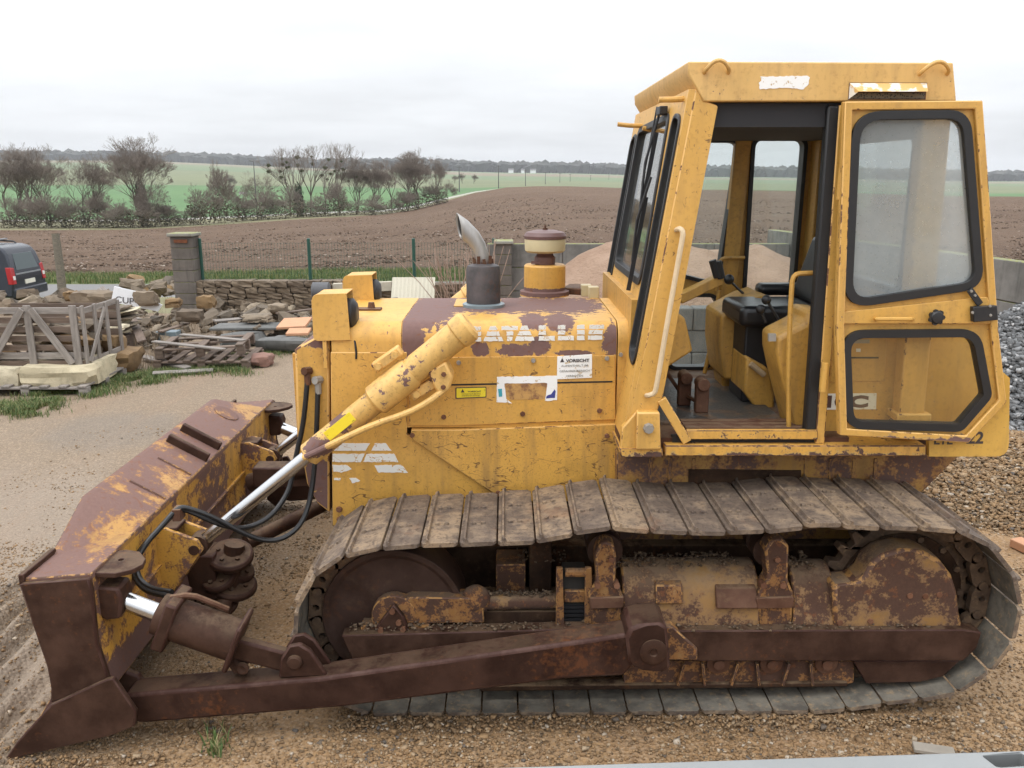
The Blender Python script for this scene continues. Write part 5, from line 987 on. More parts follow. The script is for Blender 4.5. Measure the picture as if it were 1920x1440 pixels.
M_conc = concretemat('weathered_concrete', (.115, .11, .10), (.20, .19, .175)); M_block = concretemat('concrete_block', (.08, .08, .075), (.145, .143, .135), False)
def panel_wall(name, label, a, b, zt, t=.18, pw=1.5):
    a, b = Vector(a), Vector(b); L = (b-a).length; d = (b-a)/L; nrm = Vector((-d.y, d.x, 0)); w = thing(name, label, 'wall', (a.x, a.y, 0)); n = max(1, round(L/pw)); rows_ = 3
    for i in range(n):
        for r in range(rows_):
            p0 = a+d*(L*i/n+.006); p1 = a+d*(L*(i+1)/n-.006); z0 = zt*r/rows_+(.004 if r else -.1); z1 = zt*(r+1)/rows_-.004; c = (p0+p1)/2+nrm*random.uniform(-.006, .006); c.z = (z0+z1)/2
            MB().obox(c, d*(p1-p0).length/2, nrm*t/2, Vector((0, 0, (z1-z0)/2))).build('panel', M_conc, w, .012)
    return w
panel_wall('bay_wall', 'mossy topped grey concrete wall behind the sand heap', (-.35, 11.0, 0), (5.2, 11.0, 0), 1.30)
panel_wall('bay_wall', 'grey concrete side wall behind the dark chippings heap', (5.15, 11.9, 0), (6.6, 3.2, 0), 1.50)
bw = thing('block_wall', 'low wall of pale grey concrete blocks beyond the cab', 'wall', (1.7, 5.0, 0))
for r in range(4):
    for i in range(5):
        x0 = .75+i*.56+(.28 if r % 2 else 0); j = random.uniform(-.02, .02); MB().box(x0+.004, x0+.553, 4.85+j, 5.1+j, r*.262-.02, r*.262+.236).build('block', M_block, bw, .012)
# ------------------------------------------------------------------ pillars, posts, mesh fence
M_pil = concretemat('dark_pillar', (.085, .072, .062), (.15, .13, .112)); M_cap = concretemat('mossy_cap', (.22, .21, .18), (.30, .29, .25)); M_rustmark = steel('rust_bracket', (.12, .045, .025), (.2, .08, .04))
M_fgreen = plain('green_steel', (.012, .065, .045), .5); M_wood = None
def pillar(px0, px1, ytop, Y, label, zb):
    a, b = P(px0, ytop, Y), P(px1, ytop, Y); t = thing('gate_pillar', label, 'pillar', ((a.x+b.x)/2, Y, zb)); w = (b.x-a.x)/2; cx = (a.x+b.x)/2; zt = a.z
    n = 7
    for k in range(n): z0 = zb+(zt-.06-zb)*k/n; z1 = zb+(zt-.06-zb)*(k+1)/n; MB().box(cx-w*.84, cx+w*.84, Y-.22, Y+.16, z0+.003, z1-.003).build('block', M_pil, t, .008)
    MB().box(cx-w*1.02, cx+w*1.02, Y-.26, Y+.2, zt-.06, zt).build('cap', M_cap, t, .015); return t, cx, zt
gp1, cx, zt_ = pillar(322, 370, 436, 11.0, 'tall dark concrete gate pillar with capstone above the rubble', 0)
MB().box(cx-.12, cx+.12, 10.76, 10.775, zt_-.17, zt_-.11).build('rusty_bracket', M_rustmark, gp1)
pillar(926, 962, 450, 10.9, 'dark concrete pillar behind the exhaust stack', 0)
pf = []
FYY = 11.05; zf = P(578, 527, FYY).z
for px_f, lab in ((374, 'green steel fence post against the gate pillar'), (578, 'green steel fence post between the gate pillar and the work lamps'), (775, 'green steel fence post left of the exhaust'), (926, 'green steel fence post beside the dark pillar')):
    p = P(px_f, 448, FYY); o = MB().cyl((p.x, FYY, -.1), (p.x, FYY, p.z), .03, n=10).cyl((p.x, FYY, p.z), (p.x, FYY, p.z+.012), .034, .02, 10).build('fence_post', M_fgreen); tag(o, lab, 'fence post', 'green fence posts'); pf.append(p.x)
zt_f = P(578, 455, FYY).z; fm = MB()
xx = pf[0]
while xx < pf[-1]: fm.bar((xx, FYY-.02, zf-.45), (xx, FYY-.02, zt_f), .0032, .0032); xx += .055
k = 0
while zf-.4+k*.11 < zt_f: fm.bar((pf[0], FYY-.02, zf-.4+k*.11), (pf[-1], FYY-.02, zf-.4+k*.11), .0032, .0032, (0, 0, 1)); k += 1
tag(fm.build('wire_fence', M_fgreen, smooth=False), 'green wire mesh fence stretched between the green posts', 'fence')
# dry stone wall
def rockmat(name, a, b, c3):
    s = Mat(name); r = s.rand(); n = s.noise(6, 8, .65); n2 = s.noise(30, 5); c = s.ramp(r, (0, a), (.5, b), (1, c3)); c = s.mix(s.math('MULTIPLY', s.step(n, .45, .7), .55), c, tuple(x*.42 for x in a)); s.bump(s.math('ADD', n, s.math('MULTIPLY', n2, .4)), .6, .02); return s.fin(c, .92)
M_rock = rockmat('tan_limestone', (.10, .08, .06), (.175, .135, .095), (.28, .225, .16)); M_wallstone = rockmat('weathered_wall_stone', (.11, .08, .055), (.165, .122, .082), (.22, .17, .118)); M_ochre = rockmat('ochre_sandstone', (.19, .115, .055), (.22, .14, .066), (.26, .17, .082)); M_lime = rockmat('cream_limestone', (.50, .43, .29), (.54, .47, .33), (.58, .51, .37))
def rock_mesh(name, seed, m, sub=2, cubic=.6, rough=.2, sx=1, sy=1, sz=1, cut=(.42, .56)):
    rd = np.random.default_rng(seed); bm = bmesh.new(); bmesh.ops.create_cube(bm, size=1.0); bmesh.ops.subdivide_edges(bm, edges=bm.edges[:], cuts=sub, use_grid_fill=True)
    cuts = [(Vector(rd.normal(size=3)).normalized(), rd.uniform(*cut)) for _ in range(7)]
    for v in bm.verts:
        p = v.co; s_ = p.normalized()*.62; p = p*cubic+s_*(1-cubic)
        for nn, d in cuts:
            e = p.dot(nn)-d
            if e > 0: p = p-nn*e
        v.co = p+Vector(rd.uniform(-1, 1, 3))*rough*.12
    for v in bm.verts: v.co = Vector((v.co.x*sx, v.co.y*sy, v.co.z*sz))
    me = bpy.data.meshes.new(name); bm.to_mesh(me); bm.free(); me.materials.append(m)
    if sub > 2: me.shade_smooth(); me.set_sharp_from_angle(angle=R(24))
    return me
wall_me = [rock_mesh('stone', 100+k, M_wallstone, 2, 1.0, .35, cut=(.62, .78)) for k in range(5)]
def dry_wall(label, x0, x1, Y, zt, course=.115):
    w = thing('dry_stone_wall', label, 'wall', ((x0+x1)/2, Y, 0)); rd = random.Random(int(x0*10)); z = -.05; r = 0
    while z < zt-.03:
        x = x0-rd.uniform(0, .1); hgt = course*rd.uniform(.85, 1.2)
        while x < x1:
            L = rd.uniform(.16, .40); M4 = Matrix.Translation((x+L/2-(x0+x1)/2, rd.uniform(-.02, .02), z+hgt/2)) @ Matrix.Rotation(rd.uniform(-.04, .04), 4, 'Y') @ Matrix.Diagonal((L*.98, .34, hgt*1.0, 1))
            link('stone', rd.choice(wall_me), w, M4); x += L+.008
        z += hgt+.006
    return w
dry_wall('low dry stone wall of squared tan blocks under the mesh fence', P(372, 560, 11).x, P(640, 560, 11).x, 11.0, P(500, 527, 11).z)
dry_wall('mossy dry stone wall running behind the exhaust and lamps', P(640, 560, 11).x+.03, P(925, 560, 11).x, 11.0, P(500, 530, 11).z-.06)

# ------------------------------------------------------------------ rubble
rock_me = [rock_mesh('rubble_stone', 200+k, M_rock, 1, .8, .9, cut=(.36, .52)) for k in range(10)]; ochre_me = [rock_mesh('rubble_stone', 300+k, M_ochre, 1, .85, .9, cut=(.38, .54)) for k in range(3)]
def rubble(n, x0, x1, y0, y1, smin, smax, zmax, label, group, seed, mes=rock_me):
    rd = random.Random(seed)
    for k in range(n):
        z = rd.uniform(0, zmax)*rd.random(); g = G(rd.uniform(x0, x1), rd.uniform(y0, y1), z); s_ = rd.uniform(smin, smax)
        M4 = Matrix.Translation((g.x, g.y, z+s_*.22)) @ Matrix.Rotation(rd.uniform(0, 6.28), 4, 'Z') @ Matrix.Rotation(rd.uniform(-.6, .6), 4, 'X') @ Matrix.Rotation(rd.uniform(-.5, .5), 4, 'Y') @ Matrix.Diagonal((s_*rd.uniform(.9, 1.5), s_*rd.uniform(.7, 1.1), s_*rd.uniform(.6, .9), 1))
        tag(link('rubble_stone', rd.choice(mes), None, M4), label, 'stone', group)
rubble(26, 232, 322, 532, 560, .16, .32, .3, 'rough tan limestone lump in the pile behind the white signboard', 'stone pile behind the signboard', 1, rock_me+ochre_me)
rubble(96, 392, 592, 552, 620, .09, .26, .34, 'rough tan limestone lump heaped along the foot of the dry stone wall', 'rubble along the dry stone wall', 2)
rubble(34, -15, 205, 555, 585, .15, .36, .25, 'brown weathered stone of the collapsed wall behind the wooden crate', 'collapsed wall stones', 3, rock_me+wall_me)
rubble(54, 186, 345, 578, 665, .07, .22, .2, 'loose brown stone lying among the debris right of the crate', 'loose debris stones', 4)
rubble(44, 300, 590, 586, 640, .08, .20, .08, 'small loose stone between the broken pallet and the rubble', 'small loose stones', 5)
rubble(12, 640, 930, 535, 575, .12, .28, .25, 'dark tan stone lying in front of the wall behind the hood', 'stones behind the hood', 6)
def onestone(name, px0, px1, py0, py1, Y, depth, m, label, seed, cubic=.85, rough=.35, cut=(.5, .64)):
    a, b = P(px0, py1, Y), P(px1, py0, Y); me = rock_mesh(name, seed, m, 3, cubic, rough, b.x-a.x, depth, b.z-a.z, cut); o = link(name, me, None, Matrix.Translation(((a.x+b.x)/2, Y+depth/2, (a.z+b.z)/2))); return tag(o, label, 'stone')
onestone('sandstone_block', 184, 241, 663, 702, 5.9, .5, M_ochre, 'large ochre sandstone block on the ground right of the crate', 411)
onestone('sandstone_block', 182, 214, 630, 666, 6.0, .4, M_ochre, 'broken ochre sandstone block leaning on top of the larger one', 412, .6, .6)
onestone('limestone_block', 40, 162, 689, 728, 4.95, .8, M_lime, 'long cream limestone block under the crate on the pallet', 413, .97, .25, (.66, .85))
onestone('limestone_block', -80, 32, 691, 729, 4.97, .8, M_lime, 'cream limestone block at the left end of the pallet', 414, .95, .3, (.66, .85))
onestone('red_stone', 466, 504, 669, 688, 6.4, .3, rockmat('reddish_stone', (.20, .11, .085), (.22, .12, .09), (.22, .12, .09)), 'squat reddish stone on the grass beyond the blade', 415, .7, .5)
onestone('dark_stone', 130, 202, 549, 578, 9.8, .45, M_wallstone, 'dark slab-like boulder beside the white signboard', 416, .85, .5)
for k, (x0, x1, y0, y1, lab) in enumerate(((120, 137, 548, 566, 'small ochre stone on the collapsed wall below the wooden post'), (310, 333, 562, 577, 'ochre stone lying left of the gate pillar'), (368, 396, 556, 578, 'pale tan stone right of the gate pillar foot'))): onestone('ochre_stone', x0, x1, y0, y1, 10.0, .25, M_ochre, lab, 420+k, .95, .6, (.55, .7))

# ------------------------------------------------------------------ timber
def woodmat(name, a, b):
    s = Mat(name); r = s.rand(); t = s.nd('ShaderNodeTexCoord').outputs['Object']; n = s.noise(3, 8, .6, vec=t, stretch=(1.5, 14, 14)); n2 = s.noise(1.3, 4); c = s.mix(s.step(n, .3, .7), a, b); c = s.mix(s.math('MULTIPLY', r, .4), c, tuple(x*.6 for x in a)); c = s.mix(s.math('MULTIPLY', s.step(n2, .5, .7), .4), c, (.10, .085, .07)); s.bump(n, .5, .006); return s.fin(c, .85)
M_wood = woodmat('grey_weathered_wood', (.19, .165, .145), (.33, .295, .265)); M_woodb = woodmat('brown_damp_wood', (.11, .075, .055), (.20, .145, .11))
def plank(name, a, b, w, t, m, parent, up=(0, -1, 0)):
    """board from a to b, its own local axes along the grain"""
    a, b = Vector(a), Vector(b); d = b-a; L = d.length; d.normalize(); u = Vector(up); s_ = d.cross(u).normalized(); u = s_.cross(d); M4 = Matrix(((d.x, s_.x, u.x, 0), (d.y, s_.y, u.y, 0), (d.z, s_.z, u.z, 0), (0, 0, 0, 1))); M4.translation = (a+b)/2
    if parent is not None: M4.translation -= Vector(parent['base'])
    me = MB().box(-L/2, L/2, -w/2, w/2, -t/2, t/2).mesh(name, m, False); o = link(name, me, parent, M4); bv = o.modifiers.new('b', 'BEVEL'); bv.width = .003; bv.segments = 1; return o
def pallet(label, c, w, d, rot, z0=0, m=None, tilt=0, cat='pallet', gaps=7, missing=()):
    m = m or M_wood; t = thing('pallet', label, cat, c); rd = random.Random(int(c[0]*100)); Rm = Matrix.Rotation(rot, 3, 'Z') @ Matrix.Rotation(tilt, 3, 'Y'); c = Vector(c); q = lambda x, y, z: c+Rm @ Vector((x, y, z))
    for x in (-w/2+.05, 0, w/2-.05):
        for y in (-d/2+.06, 0, d/2-.06): plank('block', q(x-.05, y, z0+.05), q(x+.05, y, z0+.05), .10, .10, m, t, Rm @ Vector((0, 0, 1)))
    for y in (-d/2+.06, 0, d/2-.06): plank('stringer', q(-w/2, y, z0+.11), q(w/2, y, z0+.11), .10, .02, m, t, Rm @ Vector((0, 0, 1)))
    for k in range(gaps):
        if k in missing: continue
        x = -w/2+.06+(w-.12)*k/(gaps-1); plank('deck_board', q(x, -d/2, z0+.133), q(x+rd.uniform(-.01, .01), d/2, z0+.133), .1, .022, m, t, Rm @ Vector((0, 0, 1)))
    return t
g = G(160, 742); pallet('grey wooden pallet on the grass carrying cream limestone blocks', (-5.62, 5.42, -.03), 1.45, 1.1, 0, 0, M_wood)
# crate of stone on the blocks
cy = 5.15; base = P(75, 690, cy); cr = thing('wooden_crate', 'open grey timber crate with diagonal braces standing on limestone blocks', 'crate', (base.x, cy, base.z))
def cp(x, y, Y=cy): return P(x, y, Y)
xl = -6.35; xr_ = cp(152, 600).x; zb_, zt2 = cp(60, 690).z, cp(60, 577).z; cyb = cy+.95
plank('rail', (xl, cy, zt2-.035), (xr_, cy, zt2-.035), .075, .025, M_wood, cr); plank('rail', (xl, cy, zb_+.045), (xr_, cy, zb_+.045), .09, .025, M_woodb, cr); plank('rail', (xl, cy+.012, zb_+.145), (xr_, cy+.012, zb_+.145), .08, .025, M_wood, cr)
for x in (cp(140, 600).x, cp(55, 600).x, -6.15): plank('post', (x, cy-.026, zb_), (x, cy-.026, zt2+.03), .085, .025, M_wood, cr)
xm = cp(55, 600).x; xrr = cp(140, 600).x
plank('brace', (xm+.05, cy-.05, zt2-.01), (xrr-.06, cy-.05, zb_+.06), .085, .022, M_wood, cr); plank('brace', (xm-.05, cy-.05, zt2-.01), (xm-.50, cy-.05, zb_+.06), .085, .022, M_wood, cr); plank('brace', (-6.3, cy-.05, zt2-.2), (-6.02, cy-.05, zt2-.3), .085, .022, M_wood, cr)
for k in range(4): z = zb_+.27+k*.11; plank('slat', (xl, cyb, z), (xr_, cyb, z), .085, .02, M_woodb, cr); plank('slat', (xl, cy+.03, z-.03), (xr_-.05, cy+.03, z-.03), .07, .018, M_woodb, cr)
for k, yy in enumerate((cy+.02, cy+.32, cy+.62, cyb)): plank('side_post', (xr_+.012, yy, zb_-.03*k*.2), (xr_+.012, yy, zt2+.02-.02*k), .07, .022, M_wood, cr, (1, 0, 0))
plank('side_rail', (xr_, cy, zt2-.05), (xr_, cyb, zt2-.05), .07, .02, M_wood, cr, (1, 0, 0)); plank('side_rail', (xr_, cy, zb_+.05), (xr_, cyb, zb_+.05), .07, .02, M_wood, cr, (1, 0, 0)); plank('side_brace', (xr_+.03, cy+.05, zb_+.06), (xr_+.03, cy+.55, zt2-.08), .06, .018, M_wood, cr, (1, 0, 0))
plank('floor_board', (xl, cy+.4, zb_+.01), (xr_, cy+.4, zb_+.01), .9, .03, M_woodb, cr, (0, 0, 1))
rd = random.Random(9)
for k in range(22):
    x = rd.uniform(xl+.15, xr_-.18); y = rd.uniform(cy+.2, cyb-.18); lay = k//8; s_ = rd.uniform(.2, .34); M4 = Matrix.Translation((x, y, zb_+.12+lay*.15)) @ Matrix.Rotation(rd.uniform(-.3, .3), 4, 'Z') @ Matrix.Rotation(rd.uniform(-.15, .15), 4, 'X') @ Matrix.Diagonal((s_*1.5, s_, .16, 1)); tag(link('stone', rd.choice(rock_me+ochre_me), None, M4), 'flat tan walling stone piled inside the timber crate', 'stone', 'stones in the crate')
# broken pallets
g = G(372, 690); pallet('broken brown pallet tilted on the debris left of the blade', (g.x, 6.75, .10), 1.15, .9, .12, .06, M_woodb, -.03, gaps=5, missing=(1, 3))
pallet('dark flattened pallet under the broken brown one', (g.x+.05, 6.7, -.02), 1.25, .9, .05, 0, M_woodb, .01)
for k, (a, b, lab) in enumerate((((288, 640), (420, 655), 'pale split board along the front of the broken pallet'), ((340, 627), (458, 638), 'pale split board along the back of the broken pallet'))):
    pa, pb = G(*a, .33), G(*b, .33); tag(plank('loose_board', pa, pb, .09, .02, M_wood, None, (0, 0, 1)), lab, 'board')
pa, pb = G(10, 765, .02), G(52, 763, .02); tag(plank('loose_board', pa, pb, .05, .02, M_wood, None, (0, 0, 1)), 'short stick lying on the grass at the picture edge', 'board')
for k, (x0, y0, x1, y1, z, lab) in enumerate(((196, 603, 262, 597, .3, 'grey plank lying across the debris above the ochre blocks'), (300, 622, 352, 606, .22, 'short brown plank leaning over the debris by the tub'), (268, 668, 352, 690, .06, 'dark rotten plank lying in front of the flattened pallet'), (246, 592, 266, 640, .3, 'upright splintered brown board in the debris'), (402, 602, 470, 596, .3, 'pale plank lying on the rubble below the wall'), (520, 588, 584, 580, .34, 'grey plank lying on the rubble left of the lamp guard'), (286, 700, 400, 694, .04, 'thin grey lath along the edge of the grass'))):
    pa, pb = G(x0, y0, z), G(x1, y1, z*.8); tag(plank('loose_board', pa, pb, random.uniform(.07, .13), .025, M_wood if k % 2 == 0 else M_woodb, None, (random.uniform(-.2, .2), -.3, 1)), lab, 'board')
for k, (x0, x1, y0, y1, Y_, lab) in enumerate(((192, 232, 596, 608, 7.6, 'white stone slab among the debris behind the crate'), (196, 226, 612, 620, 7.2, 'thin pale slab lying lower in the debris'), (452, 500, 592, 604, 8.2, 'pale squared stone in the rubble below the wall'), (330, 372, 584, 606, 8.6, 'dark boulder at the foot of the gate pillar'), (500, 532, 572, 590, 9.0, 'dark squared boulder in the rubble heap'))): onestone('rubble_slab', x0, x1, y0, y1, Y_, .3, (M_lime, M_lime, M_rock, M_wallstone, M_wallstone)[k], lab, 600+k, .9, .5, (.5, .66))
# leaning boards near the sign, slab stack
pa, pb = P(184, 542, 10.2), P(212, 562, 10.0); tag(plank('leaning_board', pa, pb+Vector((0, 0, -.1)), .2, .03, M_wood, None, (.3, -.8, .6)), 'grey board leaning against the left of the white sign', 'board')
sg = P(255, 560, 9.6); sgn = thing('signboard', 'white signboard lying tilted on the rubble with dark lettering', 'sign', (sg.x, 9.6, 0)); q = [P(*t, 9.6) for t in ((214, 537), (258, 547), (304, 572), (296, 584), (208, 566))]
M_sign = plain('white_board', (.74, .75, .77), .5, 0, .06, 6)
MB().add([v for v in q]+[v+Vector((0, .02, 0)) for v in q], [(0, 1, 2, 3, 4), (9, 8, 7, 6, 5)]+[(i, (i+1) % 5, 5+(i+1) % 5, 5+i) for i in range(5)]).build('board', M_sign, sgn, smooth=False)
a = P(216.5, 566.5, 9.595); b = P(251, 571.5, 9.595); letter('lettering', T['cup'], sgn, a-Vector(sgn['base']), b-a, Vector((.012, 0, .105)))
onestone('flat_stone', 250, 290, 548, 575, 9.45, .2, M_wallstone, 'brown stone slab resting on the white signboard', 431, .9, .4)
st_ = thing('slab_stack', 'leaning stack of thin pale stone slabs behind the crate', 'slab stack', (G(270, 630).x, 7.6, 0)); rd = random.Random(4)
for k in range(8):
    c = Vector((G(262, 630).x+rd.uniform(-.08, .08), 7.7+rd.uniform(-.05, .05), .24+k*.052)); me = rock_mesh('slab', 500+k, M_lime if k % 3 == 0 else M_rock, 2, .97, .15, rd.uniform(.6, .85), .45, .04); o = link('slab', me, st_, Matrix.Translation(c-Vector(st_['base'])) @ Matrix.Rotation(rd.uniform(-.12, .12), 4, 'Z') @ Matrix.Rotation(-.08, 4, 'Y'))
for x in (-.2, .2): MB().box(G(262, 630).x+x-.1, G(262, 630).x+x+.1, 7.55, 7.85, 0, .21).build('bearer', M_woodb, st_, .01)
c = G(315, 620, .2); MB_ = MB().box(c.x-.16, c.x+.16, c.y-.1, c.y+.1, .0, .2); tag(MB_.build('plastic_tub', plain('grey_plastic', (.13, .17, .19), .4), bevel=.01), 'grey plastic tub among the debris right of the slabs', 'tub')
# kerb slabs with tiles on top
kerb = [((412, 628), (500, 622), 'long grey stone kerb lying in the grass behind the blade'), ((490, 632), (592, 636), 'dark grey stone kerb lying in front of the orange tiles')]
for k, (a, b, lab) in enumerate(kerb):
    pa, pb = G(*a, .2), G(*b, .2); L = (pb-pa).length; me = rock_mesh('kerb_stone', 520+k, M_block, 3, .97, .2, L, .4, .22); tag(link('kerb_stone', me, None, Matrix.Translation(((pa.x+pb.x)/2, (pa.y+pb.y)/2, .11)) @ Matrix.Rotation(math.atan2(pb.y-pa.y, pb.x-pa.x), 4, 'Z')), lab, 'kerb stone')
M_tile = plain('orange_tile', (.48, .25, .14), .8, 0, .15); c = G(552, 606, .3); tag(MB().obox(c, (.22, 0, .01), (0, .25, .03), (0, -.002, .02)).build('clay_tile', M_tile, bevel=.006), 'orange clay tile lying flat behind the left lamp guard', 'tile')
c = G(560, 622, .26); tag(MB().obox(c, (.16, .02, 0), (0, .12, .02), (0, 0, .02)).build('clay_tile', M_tile, bevel=.006), 'smaller orange clay tile in front of the larger one', 'tile')
c = G(470, 612, .25); tag(MB().obox(c, (.55, .03, 0), (0, .25, .0), (0, 0, .02)).build('grey_slab', M_block, bevel=.01), 'thin grey stone slab lying on the kerb stones', 'slab')
# sheets on the wall behind the hood
M_sheet = plain('cream_corrugated', (.46, .43, .34), .7, 0, .12, 8); q = P(775, 545, 10.2); sh = MB(); a, b = P(733, 561, 10.2), P(816, 520, 10.5); nw = 22
for k in range(nw): x0 = a.x+(b.x-a.x)*k/nw; x1 = a.x+(b.x-a.x)*(k+1)/nw; d0 = .015*(k % 2); d1 = .015*((k+1) % 2); sh.add([(x0, 10.2+d0, a.z), (x1, 10.2+d1, a.z), (x1, 10.5+d1, b.z), (x0, 10.5+d0, b.z), (x0, 10.21+d0, a.z), (x1, 10.21+d1, a.z), (x1, 10.51+d1, b.z), (x0, 10.51+d0, b.z)], [(0,1,2,3),(7,6,5,4),(0,4,5,1),(3,2,6,7),(1,5,6,2),(0,3,7,4)])
tag(sh.build('corrugated_sheet', M_sheet), 'cream corrugated sheet leaning on the wall behind the hood', 'sheet')
a, b = P(625, 540, 10.5), P(735, 536, 10.5); tag(plank('pale_beam', a, b, .16, .14, plain('pale_stone_beam', (.42, .38, .30), .8), None), 'pale stone beam lying on the wall beside the far lamp', 'beam')
c = P(602, 545, 10.3); tag(MB().lathe((c.x-.16, 10.3, c.z), (1, 0, 0), [(.10, 0), (.15, .02), (.15, .30), (.10, .32)], 20).build('concrete_pipe', plain('dark_concrete', (.10, .10, .105), .8)), 'dark round concrete pipe on the wall behind the near lamp', 'pipe')
c = P(720, 570, 9.6); tag(MB().obox(c, (.2, 0, .03), (0, .3, 0), (0, 0, .05)).build('grey_block', M_block, bevel=.01), 'pale grey slab behind the far lamp', 'slab')
# wooden post
a = P(104, 438, 16.2); b = P(118, 560, 16.0); wp = MB().tube([b+Vector((.02, 0, -.3)), b, b.lerp(a, .5)+Vector((.015, 0, 0)), a], [.11, .105, .10, .09], 10).build('wooden_post', woodmat('mossy_post', (.10, .085, .065), (.17, .145, .11))); tag(wp, 'leaning round wooden post beside the parked van', 'post')

# ------------------------------------------------------------------ parked van
M_van = plain('dark_grey_car_paint', (.030, .034, .045), .22, .3, .05, 4, .0002); M_vglass = plain('tinted_car_glass', (.05, .07, .075), .06, 0, .1); M_red = plain('red_lens', (.35, .012, .014), .2); M_rail = plain('roof_rail', (.30, .31, .33), .4, .5); M_tyre = plain('tyre', (.015, .015, .015), .8); M_rim = plain('alloy_rim', (.35, .36, .37), .35, .6); M_roofs = plain('silver_reflection_roof', (.045, .05, .062), .18, .3)
VG = -1.02; vy0, vy1 = 18.4, 20.1; rc = P(36, 520, vy0); vx = rc.x-.22; van = thing('parked_van', 'dark grey people carrier with roof rails parked on the road', 'van', (vx-2, (vy0+vy1)/2, VG)); VT = 1.68
side_prof = [(0, .30), (.03, .55), (.01, .95), (-.10, 1.45), (-.22, VT-.06), (-.42, VT), (-2.3, VT+.02), (-2.9, VT-.12), (-3.5, 1.12), (-4.15, .98), (-4.32, .6), (-4.3, .30)]
tumb = lambda z: .17*max(0, (z-.95)/(VT-.95))
def rear_x(z): return float(np.interp(z, [.30, .55, .95, 1.45, VT-.06, VT], [0, .03, .01, -.10, -.22, -.42]))
n = len(side_prof); vs = [(vx+dx, (vy0+tumb(z)) if s == 0 else (vy1-tumb(z)), VG+z) for s in (0, 1) for dx, z in side_prof]
MB().add(vs, [tuple(range(n)), tuple(range(2*n-1, n-1, -1))]+[(i, (i+1) % n, n+(i+1) % n, n+i) for i in range(n)]).build('body', M_van, van, .06, seg=3)
def vquad(name, pts, thick, m, par=van, bev=.006):
    """a pane or lens following the body skin: four outer corners and an inward offset"""
    t = Vector(thick); v = [Vector(p) for p in pts]; return MB().add(v+[p+t for p in v], [(0,1,2,3),(7,6,5,4),(0,4,5,1),(3,2,6,7),(1,5,6,2),(0,3,7,4)]).build(name, m, par, bev)
def side_pt(dx, z, o=.012): return (vx+dx, vy0+tumb(z)-o, VG+z)
def rear_pt(y, z, o=.014): return (vx+rear_x(z)+o, y, VG+z)
vquad('side_window', [side_pt(-.40, 1.02), side_pt(-1.35, 1.02), side_pt(-1.35, 1.46), side_pt(-.52, 1.46)], (0, .03, 0), M_vglass); vquad('side_window', [side_pt(-1.46, 1.02), side_pt(-2.7, 1.02), side_pt(-2.45, 1.47), side_pt(-1.46, 1.47)], (0, .03, 0), M_vglass)
vquad('rear_window', [rear_pt(vy0+.30, 1.02), rear_pt(vy1-.30, 1.02), rear_pt(vy1-.38, 1.46), rear_pt(vy0+.38, 1.46)], (-.03, 0, 0), M_vglass)
for s, y in ((1, vy0), (-1, vy1)):
    tl_ = vquad('tail_light', [rear_pt(y+s*.0, .66, .02), rear_pt(y+s*.17, .66, .02), rear_pt(y+s*.20, 1.10, .02), rear_pt(y+s*.03, 1.12, .02)], (-.14, -s*.012, 0), M_red, van, .015)
    vquad('reversing_lens', [rear_pt(y+s*.05, .78, .024), rear_pt(y+s*.15, .78, .024), rear_pt(y+s*.15, .88, .024), rear_pt(y+s*.05, .88, .024)], (-.02, 0, 0), plain('white_lens', (.7, .68, .66), .2), tl_, .004)
vquad('number_plate', [rear_pt(vy0+.60, .62, .02), rear_pt(vy1-.60, .62, .02), rear_pt(vy1-.60, .74, .02), rear_pt(vy0+.60, .74, .02)], (-.02, 0, 0), plain('number_plate', (.62, .60, .52), .5), van, .002)
MB().box(vx-.10, vx+.07, vy0+.02, vy1-.02, VG+.28, VG+.54).build('bumper', M_van, van, .04, seg=3)
vquad('tailgate_trim', [rear_pt(vy0+.22, .90), rear_pt(vy1-.22, .90), rear_pt(vy1-.22, .94), rear_pt(vy0+.22, .94)], (-.02, 0, 0), M_rail, van, .003)
for y in (vy0+.32, vy1-.32): MB().tube([(vx-.50, y, VG+VT-.02), (vx-.62, y, VG+VT+.08), (vx-2.3, y, VG+VT+.10), (vx-2.45, y, VG+VT+.02)], .024, 8, 1).build('roof_rail', M_black, van)
for dx in (-.85, -1.9): MB().bar((vx+dx, vy0+.2, VG+VT+.12), (vx+dx, vy1-.2, VG+VT+.12), .07, .03, (0, 0, 1)).build('roof_bar', M_rail, van)
for dx in (-.75, -3.45):
    for y, s in ((vy0+.06, -1), (vy1-.06, 1)): w = MB().lathe((vx+dx, y, VG+.31), (0, s, 0), [(.19, -.16), (.31, -.15), (.32, 0), (.30, .06), (.20, .065)], 24).build('wheel', M_tyre, van); MB().lathe((vx+dx, y, VG+.31), (0, s, 0), [(.2, .03), (.2, .055), (.06, .075), (.03, .075)], 16).build('rim', M_rim, w)

